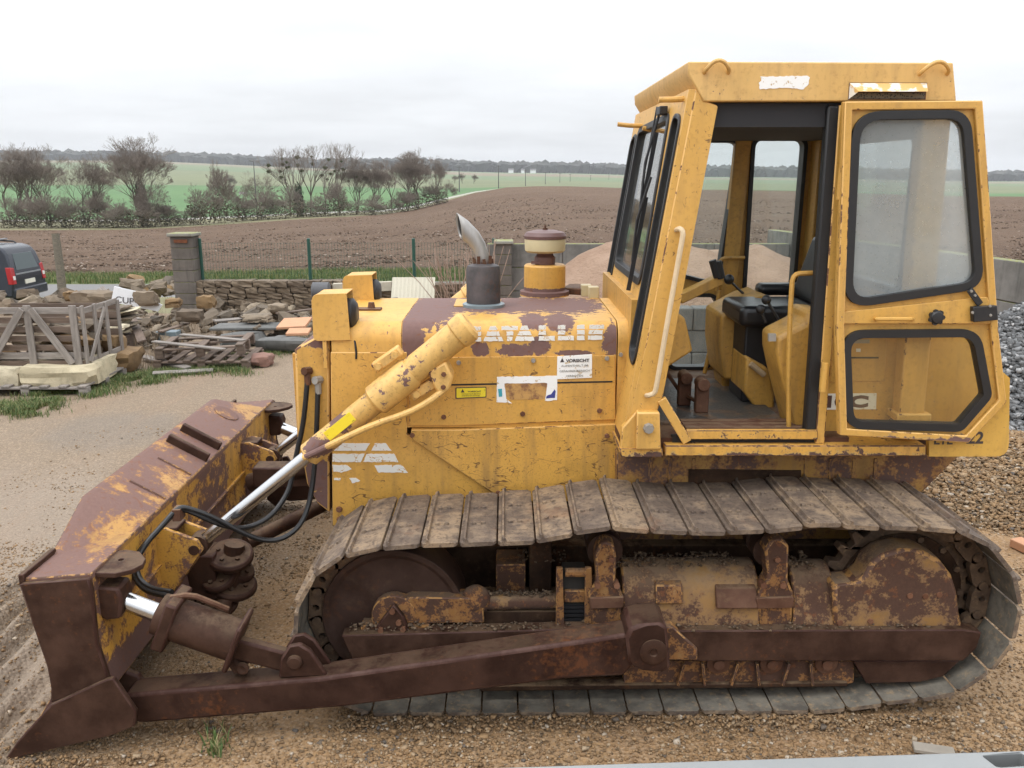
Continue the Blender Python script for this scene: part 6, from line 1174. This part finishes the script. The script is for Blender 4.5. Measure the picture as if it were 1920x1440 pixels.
# ------------------------------------------------------------------ grass tufts and weeds
M_tuft = Mat('grass_blades'); M_tuft = M_tuft.fin(M_tuft.ramp(M_tuft.attr('tint'), (0, (.045, .085, .018)), (.5, (.085, .135, .03)), (.8, (.15, .16, .05)), (1, (.28, .23, .11))), .7)
def blades(name, P3, hgt, m, wid=.006, lean_=.5, par=None):
    n = len(P3); a = rng.uniform(0, 6.28, n); hh = hgt*rng.uniform(.5, 1.2, n); l = rng.uniform(.1, lean_, n)*hh; d = np.stack([np.cos(a), np.sin(a), np.zeros(n)], -1); s_ = np.stack([-np.sin(a), np.cos(a), np.zeros(n)], -1)*wid
    up = np.zeros((n, 3)); up[:, 2] = 1; b0 = P3-s_; b1 = P3+s_; m0 = P3+up*(hh*.6)[:, None]+d*(l*.35)[:, None]; t = P3+up*hh[:, None]+d*l[:, None]; v = np.stack([b0, b1, m0+s_*.7, m0-s_*.7, t], 1).reshape(-1, 3)
    f = []; k = np.arange(n)*5; q = np.stack([k, k+1, k+2, k+3], -1); tr = np.stack([k+3, k+2, k+4], -1); me = bpy.data.meshes.new(name); me.from_pydata(v.tolist(), [], q.tolist()+tr.tolist()); me.attributes.new('tint', 'FLOAT', 'POINT').data.foreach_set('value', np.repeat(rng.random(n), 5).astype(np.float32)); me.materials.append(m); return link(name, me, par)
def px_zone(n, zones):
    out = []
    for (x0, y0, x1, y1, wgt) in zones:
        for _ in range(int(n*wgt)): g = G(random.uniform(x0, x1), random.uniform(y0, y1)); out.append((g.x, g.y, yard_z(g.x, g.y)))
    return np.array(out)
cl = []; rd = random.Random(2)
for (x0, y0, x1, y1, nc, sg_) in ((-20, 760, 60, 775, 26, .16), (60, 742, 190, 728, 34, .14), (170, 725, 330, 697, 60, .15), (320, 698, 460, 690, 22, .10), (430, 668, 590, 645, 40, .22), (40, 768, 120, 752, 10, .08), (395, 1345, 415, 1420, 5, .025), (320, 1010, 340, 1140, 4, .03)):
    for k in range(nc):
        t = rd.random(); g = G(x0+(x1-x0)*t+rd.gauss(0, 6), y0+(y1-y0)*t+rd.gauss(0, 5)); m_ = int(rd.uniform(60, 260)*(.12 if sg_ < .06 else 1)); s_ = sg_*rd.uniform(.4, 1.3)
        for _ in range(m_): cl.append((g.x+rd.gauss(0, s_), g.y+rd.gauss(0, s_*.8)))
cl = np.array(cl); cl = cl[vnoise(cl[:, 0], cl[:, 1], .22, 77) > -.2]; o = blades('grass', np.array([(a, b, yard_z(a, b)) for a, b in cl]), .065, M_tuft, .0035, .9); o['kind'] = 'stuff'
dry = px_zone(3000, [(280, 600, 345, 690, .12), (150, 545, 330, 600, .1), (330, 590, 420, 640, .12), (230, 640, 300, 700, .1), (400, 580, 590, 640, .1)]); dry = dry[vnoise(dry[:, 0], dry[:, 1], .3, 55) > 0]; M_dry = plain('dry_stalks', (.24, .175, .11), .9); o = blades('dry_weeds', dry, .26, M_dry, .003, .9); o['kind'] = 'stuff'
vg = np.array([(th*D, D-4.8, tz(th*D, D-4.8)) for th, D in zip(rng.uniform(-.62, .1, 26000), rng.uniform(29.3, 33.0, 26000))]); o = blades('verge_grass', vg, .20, M_tuft, .010); o['kind'] = 'stuff'

# clods and flints on the ploughed field
M_clod = stonemat('soil_clods', (0, (.06, .036, .023)), (.55, (.10, .06, .036)), (.90, (.145, .095, .06)), (.93, (.25, .19, .14)), (1, (.38, .32, .26)))
n = 26000; Dq = 33+(rng.random(n)**2.0)*75; thq = rng.uniform(-.66, .66, n); cp_ = np.array([(t*d_, d_-4.8, tz(t*d_, d_-4.8)) for t, d_ in zip(thq, Dq)]); scatter('clods', cp_, rng.uniform(.03, .11, n), M_clod, None, .5)
# ------------------------------------------------------------------ bare trees
M_bark = Mat('grey_bark'); M_bark = M_bark.fin(M_bark.mix(M_bark.noise(3, 6), (.085, .07, .057), (.15, .125, .10)), .9); M_twig = Mat('winter_twigs'); M_twig = M_twig.fin(M_twig.mix(M_twig.noise(.5, 3), (.18, .148, .122), (.25, .207, .17)), .9)
M_ivy = Mat('ivy_leaves'); M_ivy = M_ivy.fin(M_ivy.ramp(M_ivy.attr('tint'), (0, (.015, .03, .012)), (1, (.05, .075, .03))), .6)
def grow(seed, H, spread=.55, stems=1, levels=6, upw=.25, twig=1.0):
    rd = random.Random(seed); S = []
    def go(p, d, L, r, lv):
        n = 3 if lv < 3 else (2 if lv < 6 else 1)
        for k in range(n):
            q = p+d*(L/n); S.append((p.copy(), q.copy(), r*(1-.25*k/n), r*(1-.25*(k+1)/n), lv)); p = q; d = (d+Vector((rd.gauss(0, .09), rd.gauss(0, .09), upw*.12))).normalized()
        if lv >= levels: return
        nb = 3 if lv in (1, 2, 4, 5, 6) else (4 if lv == 0 else 2)
        for k in range(nb):
            az = rd.uniform(0, 6.28); ax = Vector((math.cos(az), math.sin(az), 0)); nd_ = (d+(ax-d*ax.dot(d))*spread*rd.uniform(.7, 1.5)+Vector((0, 0, upw*.35))).normalized(); go(p, nd_, L*rd.uniform(.62, .86), r*.62, lv+1)
    for s_ in range(stems):
        az = rd.uniform(0, 6.28); k = .0 if stems == 1 else .28; go(Vector((math.cos(az)*.3*k, math.sin(az)*.3*k, -.2)), Vector((math.cos(az)*k, math.sin(az)*k, 1)).normalized(), H*.23, H*.0125/(stems**.3), 0)
    return S
def seg_mesh(name, S, m, n, rmin):
    if not S: return None
    A = np.array([tuple(s[0]) for s in S]); B = np.array([tuple(s[1]) for s in S]); ra = np.maximum([s[2] for s in S], rmin); rb = np.maximum([s[3] for s in S], rmin); d = B-A; d /= np.linalg.norm(d, axis=1)[:, None]
    ref = np.where(np.abs(d[:, 2:3]) < .9, np.array([[0, 0, 1.]]), np.array([[1., 0, 0]])); u = np.cross(d, ref); u /= np.linalg.norm(u, axis=1)[:, None]; w = np.cross(d, u); an = np.arange(n)*2*math.pi/n
    ring = u[:, None]*np.cos(an)[None, :, None]+w[:, None]*np.sin(an)[None, :, None]; v = np.concatenate([A[:, None]+ring*ra[:, None, None], B[:, None]+ring*rb[:, None, None]], 1); N = len(S); k = (np.arange(N)*2*n)[:, None]; i = np.arange(n)[None]
    f = np.stack([k+i, k+(i+1) % n, k+n+(i+1) % n, k+n+i], -1).reshape(-1, 4); me = bpy.data.meshes.new(name); me.from_pydata(v.reshape(-1, 3).tolist(), [], f.tolist()); me.materials.append(m); me.shade_smooth(); return me
proto = {}
def proto_tree(key, *a, **k):
    S = grow(*a, **k); top = max(s[1].z for s in S); H = a[1]; f = H/top
    S = [(s[0]*f, s[1]*f, s[2], s[3], s[4]) for s in S]; proto[key] = (seg_mesh('trunk', [s for s in S if s[4] <= 2], M_bark, 6, .03), seg_mesh('crown', [s for s in S if s[4] > 2], M_twig, 3, .0095), S)
proto_tree('round', 31, 11.0, .52, 3, 7, .4); proto_tree('tall', 22, 13.0, .46, 1, 8, .55); proto_tree('spread', 13, 10.0, .7, 3, 7, .2); proto_tree('thin', 14, 11.5, .42, 1, 6, .4); proto_tree('thin2', 15, 11.0, .46, 1, 6, .35); proto_tree('dense', 16, 11.0, .55, 3, 8, .3); proto_tree('bush', 17, 3.2, .75, 4, 5, .15)
M_mist = Mat('mistletoe'); M_mist = M_mist.fin(M_mist.mix(M_mist.noise(4, 4), (.07, .08, .04), (.12, .13, .065)), .8)
def leaf_ball(name, r, n, m, sz):
    p = rng.normal(size=(n, 3)); p /= np.linalg.norm(p, axis=1)[:, None]; p *= (r*rng.random(n)**.4)[:, None]; a = rng.normal(size=(n, 3))*sz; b = rng.normal(size=(n, 3))*sz; v = np.stack([p-a, p+b, p+a, p-b], 1).reshape(-1, 3); k = np.arange(n)[:, None]*4+np.arange(4)[None]
    me = bpy.data.meshes.new(name); me.from_pydata(v.tolist(), [], k.tolist()); me.attributes.new('tint', 'FLOAT', 'POINT').data.foreach_set('value', np.repeat(rng.random(n), 4).astype(np.float32)); me.materials.append(m); return me
mist_me = leaf_ball('mistletoe', .27, 70, M_mist, .06); ivy_me = leaf_ball('ivy', 1.0, 420, M_ivy, .09)
def tree(px, D, key, hpx_top, label, group, rot=0, mist=0, ivy=False, cat='tree', name='bare_tree', wid=1.0):
    b = at_px(px, D); top = P(px, hpx_top, b.y).z; H0 = max(s[1].z for s in proto[key][2]); sc = (top-b.z)/H0; t = thing(name, label, cat, b, group); M4 = Matrix.Rotation(rot, 4, 'Z') @ Matrix.Diagonal((sc*wid, sc*wid, sc, 1))
    link('trunk', proto[key][0], t, M4); link('crown', proto[key][1], t, M4); rd = random.Random(int(px))
    S = [s for s in proto[key][2] if s[4] in (3, 4)]
    for k in range(mist): s = rd.choice(S); link('mistletoe', mist_me, t, Matrix.Translation(M4 @ s[1]) @ Matrix.Scale(rd.uniform(.6, 1.25), 4))
    if ivy: link('ivy', ivy_me, t, Matrix.Translation((0, 0, (top-b.z)*.24)) @ Matrix.Diagonal((.75, .75, (top-b.z)*.27, 1)))
    return t
L = lambda k: k
tree(22, 112, 'round', 266, 'bare multi-stemmed tree at the left edge above the van', 'hedgerow trees', .3, wid=1.15); tree(90, 113, 'dense', 268, 'bare spreading tree second from the left edge', 'hedgerow trees', 1.3, wid=.9); tree(55, 118, 'thin', 268, 'slim bare tree between the two leftmost trees', 'hedgerow trees', 2)
tree(160, 108, 'round', 282, 'low bare round-crowned tree above the wooden post', 'hedgerow trees', .7); tree(205, 111, 'bush', 345, 'small bare thorn tree right of the round-crowned tree', 'hedgerow trees', .2, wid=.8)
tree(268, 106, 'dense', 246, 'tall bare ivy-stemmed tree standing above the hedge by the pillar', 'hedgerow trees', 2.2, 0, True, wid=.95); tree(300, 104, 'spread', 330, 'bare low tree at the right foot of the tall ivy-stemmed tree', 'hedgerow trees', 1.1, wid=.75)
tree(490, 122, 'spread', 318, 'small bare tree beside the street lamp', 'hedgerow trees', 2.4, wid=.7)
tree(545, 126, 'thin', 272, 'leaning thin tree carrying mistletoe at the left of the row', 'mistletoe trees', .4, 6); tree(562, 124, 'thin2', 275, 'thin mistletoe tree with a dark ivy-covered trunk', 'mistletoe trees', 1.8, 5, True); tree(583, 125, 'thin', 266, 'straight thin tree with mistletoe high in its crown', 'mistletoe trees', 2.9, 6)
tree(610, 127, 'thin2', 283, 'fine-branched thin tree right of the mistletoe trees', 'mistletoe trees', .9, 5); tree(637, 128, 'thin', 262, 'tallest thin tree in the middle of the row', 'mistletoe trees', 4.1, 4); tree(668, 130, 'dense', 290, 'soft bare tree behind the brushy hedge', 'mistletoe trees', 5.0, 2, wid=.85)
tree(700, 131, 'dense', 294, 'bare bushy tree left of the large round tree', 'hedgerow trees', 3.3, wid=.8); tree(735, 134, 'thin', 295, 'slender bare tree at the left of the large round tree', 'hedgerow trees', .1); tree(785, 138, 'dense', 276, 'large dense round bare tree at the end of the hedgerow', 'hedgerow trees', .5); tree(820, 141, 'round', 290, 'bare tree at the right end of the hedgerow', 'hedgerow trees', 2.0, wid=.6); tree(765, 136, 'dense', 280, 'dense bare tree merging into the large round tree', 'hedgerow trees', 3.1, wid=.8)
rd = random.Random(3); ORD = 'first second third fourth fifth sixth seventh eighth ninth tenth eleventh twelfth thirteenth fourteenth fifteenth sixteenth seventeenth eighteenth nineteenth twentieth twenty-first twenty-second twenty-third twenty-fourth twenty-fifth twenty-sixth twenty-seventh twenty-eighth twenty-ninth'.split()
M_hedge = Mat('hedge_brush'); M_hedge = M_hedge.fin(M_hedge.ramp(M_hedge.attr('tint'), (0, (.05, .055, .03)), (.5, (.105, .09, .06)), (.85, (.14, .115, .082)), (1, (.19, .14, .105))), .9); hedge_me = [leaf_ball('foliage', 1.0, 900, M_hedge, .038) for _ in range(3)]
hx = [12, 45, 78, 110, 140, 172, 205, 235, 262, 290, 318, 345, 378, 410, 440, 470, 500, 528, 556, 585, 612, 640, 668, 696, 722, 750, 778, 805, 828]
for k, px in enumerate(hx):
    D = np.interp(px, [0, 300, 500, 700, 830], [104, 104, 116, 126, 140])+rd.uniform(-2, 2); b = at_px(px, D); big = px in (378, 410, 440, 610, 640); t = thing('hedge_shrub', ORD[k]+' brown scrubby shrub from the left in the hedgerow along the field', 'shrub', b, 'hedgerow shrubs'); hh = rd.uniform(.7, 1.6)*(1.75 if big else 1.0); ww = rd.uniform(1.3, 2.3)
    link('foliage', rd.choice(hedge_me), t, Matrix.Translation((0, 0, hh*.75)) @ Matrix.Rotation(rd.uniform(0, 6), 4, 'Z') @ Matrix.Diagonal((ww, ww*.8, hh, 1))); [link('twigs', proto['bush'][1], t, Matrix.Translation((j*.9-.45, rd.uniform(-.5, .5), 0)) @ Matrix.Rotation(rd.uniform(0, 6), 4, 'Z') @ Matrix.Diagonal((.9, .9, hh*rd.uniform(.75, 1.15), 1))) for j in range(2)]
for px, D, tp, lab in ((432, 330, 325, 'lone round tree out in the green field'), (868, 420, 324, 'small reddish tree left of the first utility pole'), (889, 420, 326, 'round green tree in the far field'), (853, 430, 328, 'faint small tree in the far field')): tree(px, D, 'dense', tp, lab, 'far field trees', px)
# scrub seen past the precleaner
tw = thing('leafless_bush', 'leafless bush of pale upright twigs behind the exhaust', 'bush', (P(890, 560, 10.0).x, 10.0, 0)); rd = random.Random(8); TS = []
for k in range(70):
    x0 = P(rd.uniform(800, 945), 560, 10).x-tw.location.x; d = Vector((rd.gauss(0, .3)+(x0*.25), rd.gauss(0, .25), 1)).normalized(); p = Vector((x0*.7, rd.uniform(-.2, .2), .1)); Lg = rd.uniform(.7, 1.5)
    for j in range(4): q = p+d*Lg/4; TS.append((p, q, .008, .006, 0)); p = q; d = (d+Vector((rd.gauss(0, .08), rd.gauss(0, .08), 0))).normalized()
M_straw = plain('pale_twigs', (.30, .21, .16), .9); link('twigs', seg_mesh('twigs', TS, M_straw, 3, .004), tw, Matrix.Identity(4))

# ------------------------------------------------------------------ poles, sign, far houses, forest
M_pole = plain('pole_grey', (.12, .115, .11), .8)
for k, (px, D, tp) in enumerate(((862, 250, 311), (935, 262, 310), (985, 330, 318), (1022, 400, 322), (1049, 470, 324), (1068, 540, 326), (1106, 640, 328), (1140, 700, 329))):
    b = at_px(px, D); z = P(px, tp, b.y).z; o = MB().cyl((b.x, b.y, b.z-.5), (b.x, b.y, z), .16, .11, 8).bar((b.x-.7, b.y, z-.4), (b.x+.7, b.y, z-.4), .12, .12).build('utility_pole', M_pole); tag(o, ORD[k]+' thin utility pole from the left along the far lane', 'utility pole', 'utility poles along the lane')
b = at_px(482, 118); z = P(482, 303, b.y).z; lp_ = thing('street_lamp', 'slim street lamp standing at the hedgerow', 'street lamp', b); MB().cyl(b, (b.x, b.y, z), .09, .05, 8).build('mast', M_pole, lp_); MB().bar((b.x, b.y, z), (b.x-.9, b.y, z+.15), .08, .08).build('arm', M_pole, lp_); MB().obox((b.x-.95, b.y, z+.12), (.3, 0, 0), (0, .12, 0), (0, 0, .06)).build('lamp_head', M_rail, lp_)
b = at_px(458, 121); z = P(458, 362, b.y).z; rs = thing('road_sign', 'small white direction sign beyond the hedgerow', 'sign', b); MB().cyl(b, (b.x, b.y, z+.3), .05, n=6).build('pole', M_pole, rs); MB().obox((b.x, b.y-.06, z), (.5, 0, 0), (0, .02, 0), (0, 0, .17)).build('panel', M_sign, rs)
for px, tp, w, lab in ((958, 318, 9, 'white farmhouse far across the fields, leftmost'), (980, 318, 6, 'small white far house between two others'), (999, 320, 10, 'white far house with grey roof, rightmost')):
    b = at_px(px, 1600); h_ = thing('farmhouse', lab, 'house', b); MB().box(b.x-w/2, b.x+w/2, b.y-4, b.y+4, b.z-1, b.z+5).build('wall', M_sign, h_); MB().px([(b.y-4.5, b.z+5), (b.y+4.5, b.z+5), (b.y, b.z+8)], b.x-w/2-.5, b.x+w/2+.5).build('roof', plain('slate_roof', (.12, .11, .11), .8), h_)
M_forest = Mat('distant_forest'); M_forest = M_forest.fin(M_forest.ramp(M_forest.attr('tint'), (0, (.022, .026, .022)), (.6, (.035, .037, .03)), (1, (.05, .048, .04))), .95)
fx = []
for k in range(8000):
    th = rng.uniform(-.85, .85); D = rng.uniform(1750, 2450) if th > -.2 else rng.uniform(1900, 2700); X = th*D; fx.append((X, D-4.8, tz(X, D-4.8)))
fx = np.array(fx); n = len(fx); o_ = np.array([(0, 0, .82), (1, 0, .62), (.3, .95, .68), (-.8, .6, .6), (-.8, -.6, .66), (.3, -.95, .6), (0, 0, -.3)], float); hgt_ = rng.uniform(18, 28, n); wd_ = rng.uniform(10, 17, n); q = o_[None]+rng.uniform(-.15, .15, (n, 7, 3)); q[..., :2] *= wd_[:, None, None]; q[..., 2] *= hgt_[:, None]; v = q+fx[:, None]
ff = np.array([(0, 1, 2), (0, 2, 3), (0, 3, 4), (0, 4, 5), (0, 5, 1), (6, 2, 1), (6, 3, 2), (6, 4, 3), (6, 5, 4), (6, 1, 5)]); f = (ff[None]+(np.arange(n)*7)[:, None, None]).reshape(-1, 3)
me = bpy.data.meshes.new('forest'); me.from_pydata(v.reshape(-1, 3).tolist(), [], f.tolist()); me.attributes.new('tint', 'FLOAT', 'POINT').data.foreach_set('value', np.repeat(rng.random(n), 7).astype(np.float32)); me.materials.append(M_forest); o = link('forest', me); o['kind'] = 'stuff'

# ------------------------------------------------------------------ trailer edge under the camera, odds and ends
zr = 1.15; a, b = G(1000, 1437, zr), G(1925, 1407, zr); a = a+(a-b)*.15; b = b+(b-a)*.25; d = (b-a).normalized(); nrm = Vector((d.y, -d.x, 0)); tr_ = thing('trailer_edge', 'pale grey steel trailer side rail along the bottom edge', 'trailer rail', (a+b)/2)
s0, s1 = G(1838, 1413, zr), G(1916, 1411, zr); w_ = .055; rl_ = (b-a).length; u0 = (s0-a).dot(d); u1 = (s1-a).dot(d)
def rfn(p, q, t): return tuple(a+d*p+nrm*q+Vector((0, 0, -.05*t)))
MB().plate([(0, 0), (rl_, 0), (rl_, .30), (0, .30)], [rpoly([(u0, .012), (u1, .008), (u1+.012, .05), (u0+.012, .054)], .006)], rfn).build('rail_top', M_galv, tr_, .006)
MB().plate([(0, .004), (rl_, .004), (rl_, .29), (0, .29)], [], lambda p, q, t: tuple(a+d*p+nrm*q+Vector((0, 0, -.12-.02*t)))).build('rail_web', M_galv, tr_)
MB().obox((a+b)/2+nrm*.01+Vector((0, 0, -.18)), d*rl_/2, nrm*.008, Vector((0, 0, .14))).build('rail_side', M_galv, tr_, .003)
pa, pb = G(1712, 1400, .02), G(1790, 1412, .02); tag(plank('loose_board', pa, pb, .06, .02, plain('pale_scrap', (.26, .23, .19), .8), None, (0, 0, 1)), 'pale splintered scrap lying on the gravel behind the track', 'board')
c = G(1918, 1022, .03); tag(MB().obox(c, (.05, .02, 0), (-.02, .06, 0), (0, 0, .03)).build('brick', M_tile, bevel=.006), 'broken red brick on the gravel at the right edge', 'brick')

# ------------------------------------------------------------------ damp winter air
hz = Mat('haze_air'); hz.t.nodes.remove(hz.b); pv = hz.nd('ShaderNodeVolumePrincipled'); pv.inputs['Color'].default_value = (.95, .97, 1.0, 1); pv.inputs['Density'].default_value = .00017; pv.inputs['Anisotropy'].default_value = .2
hz.t.links.new(pv.outputs[0], hz.out.inputs['Volume']); o = MB().box(-4200, 4200, -40, 6100, -40, 110).build('haze', hz.m, smooth=False); o['kind'] = 'stuff'
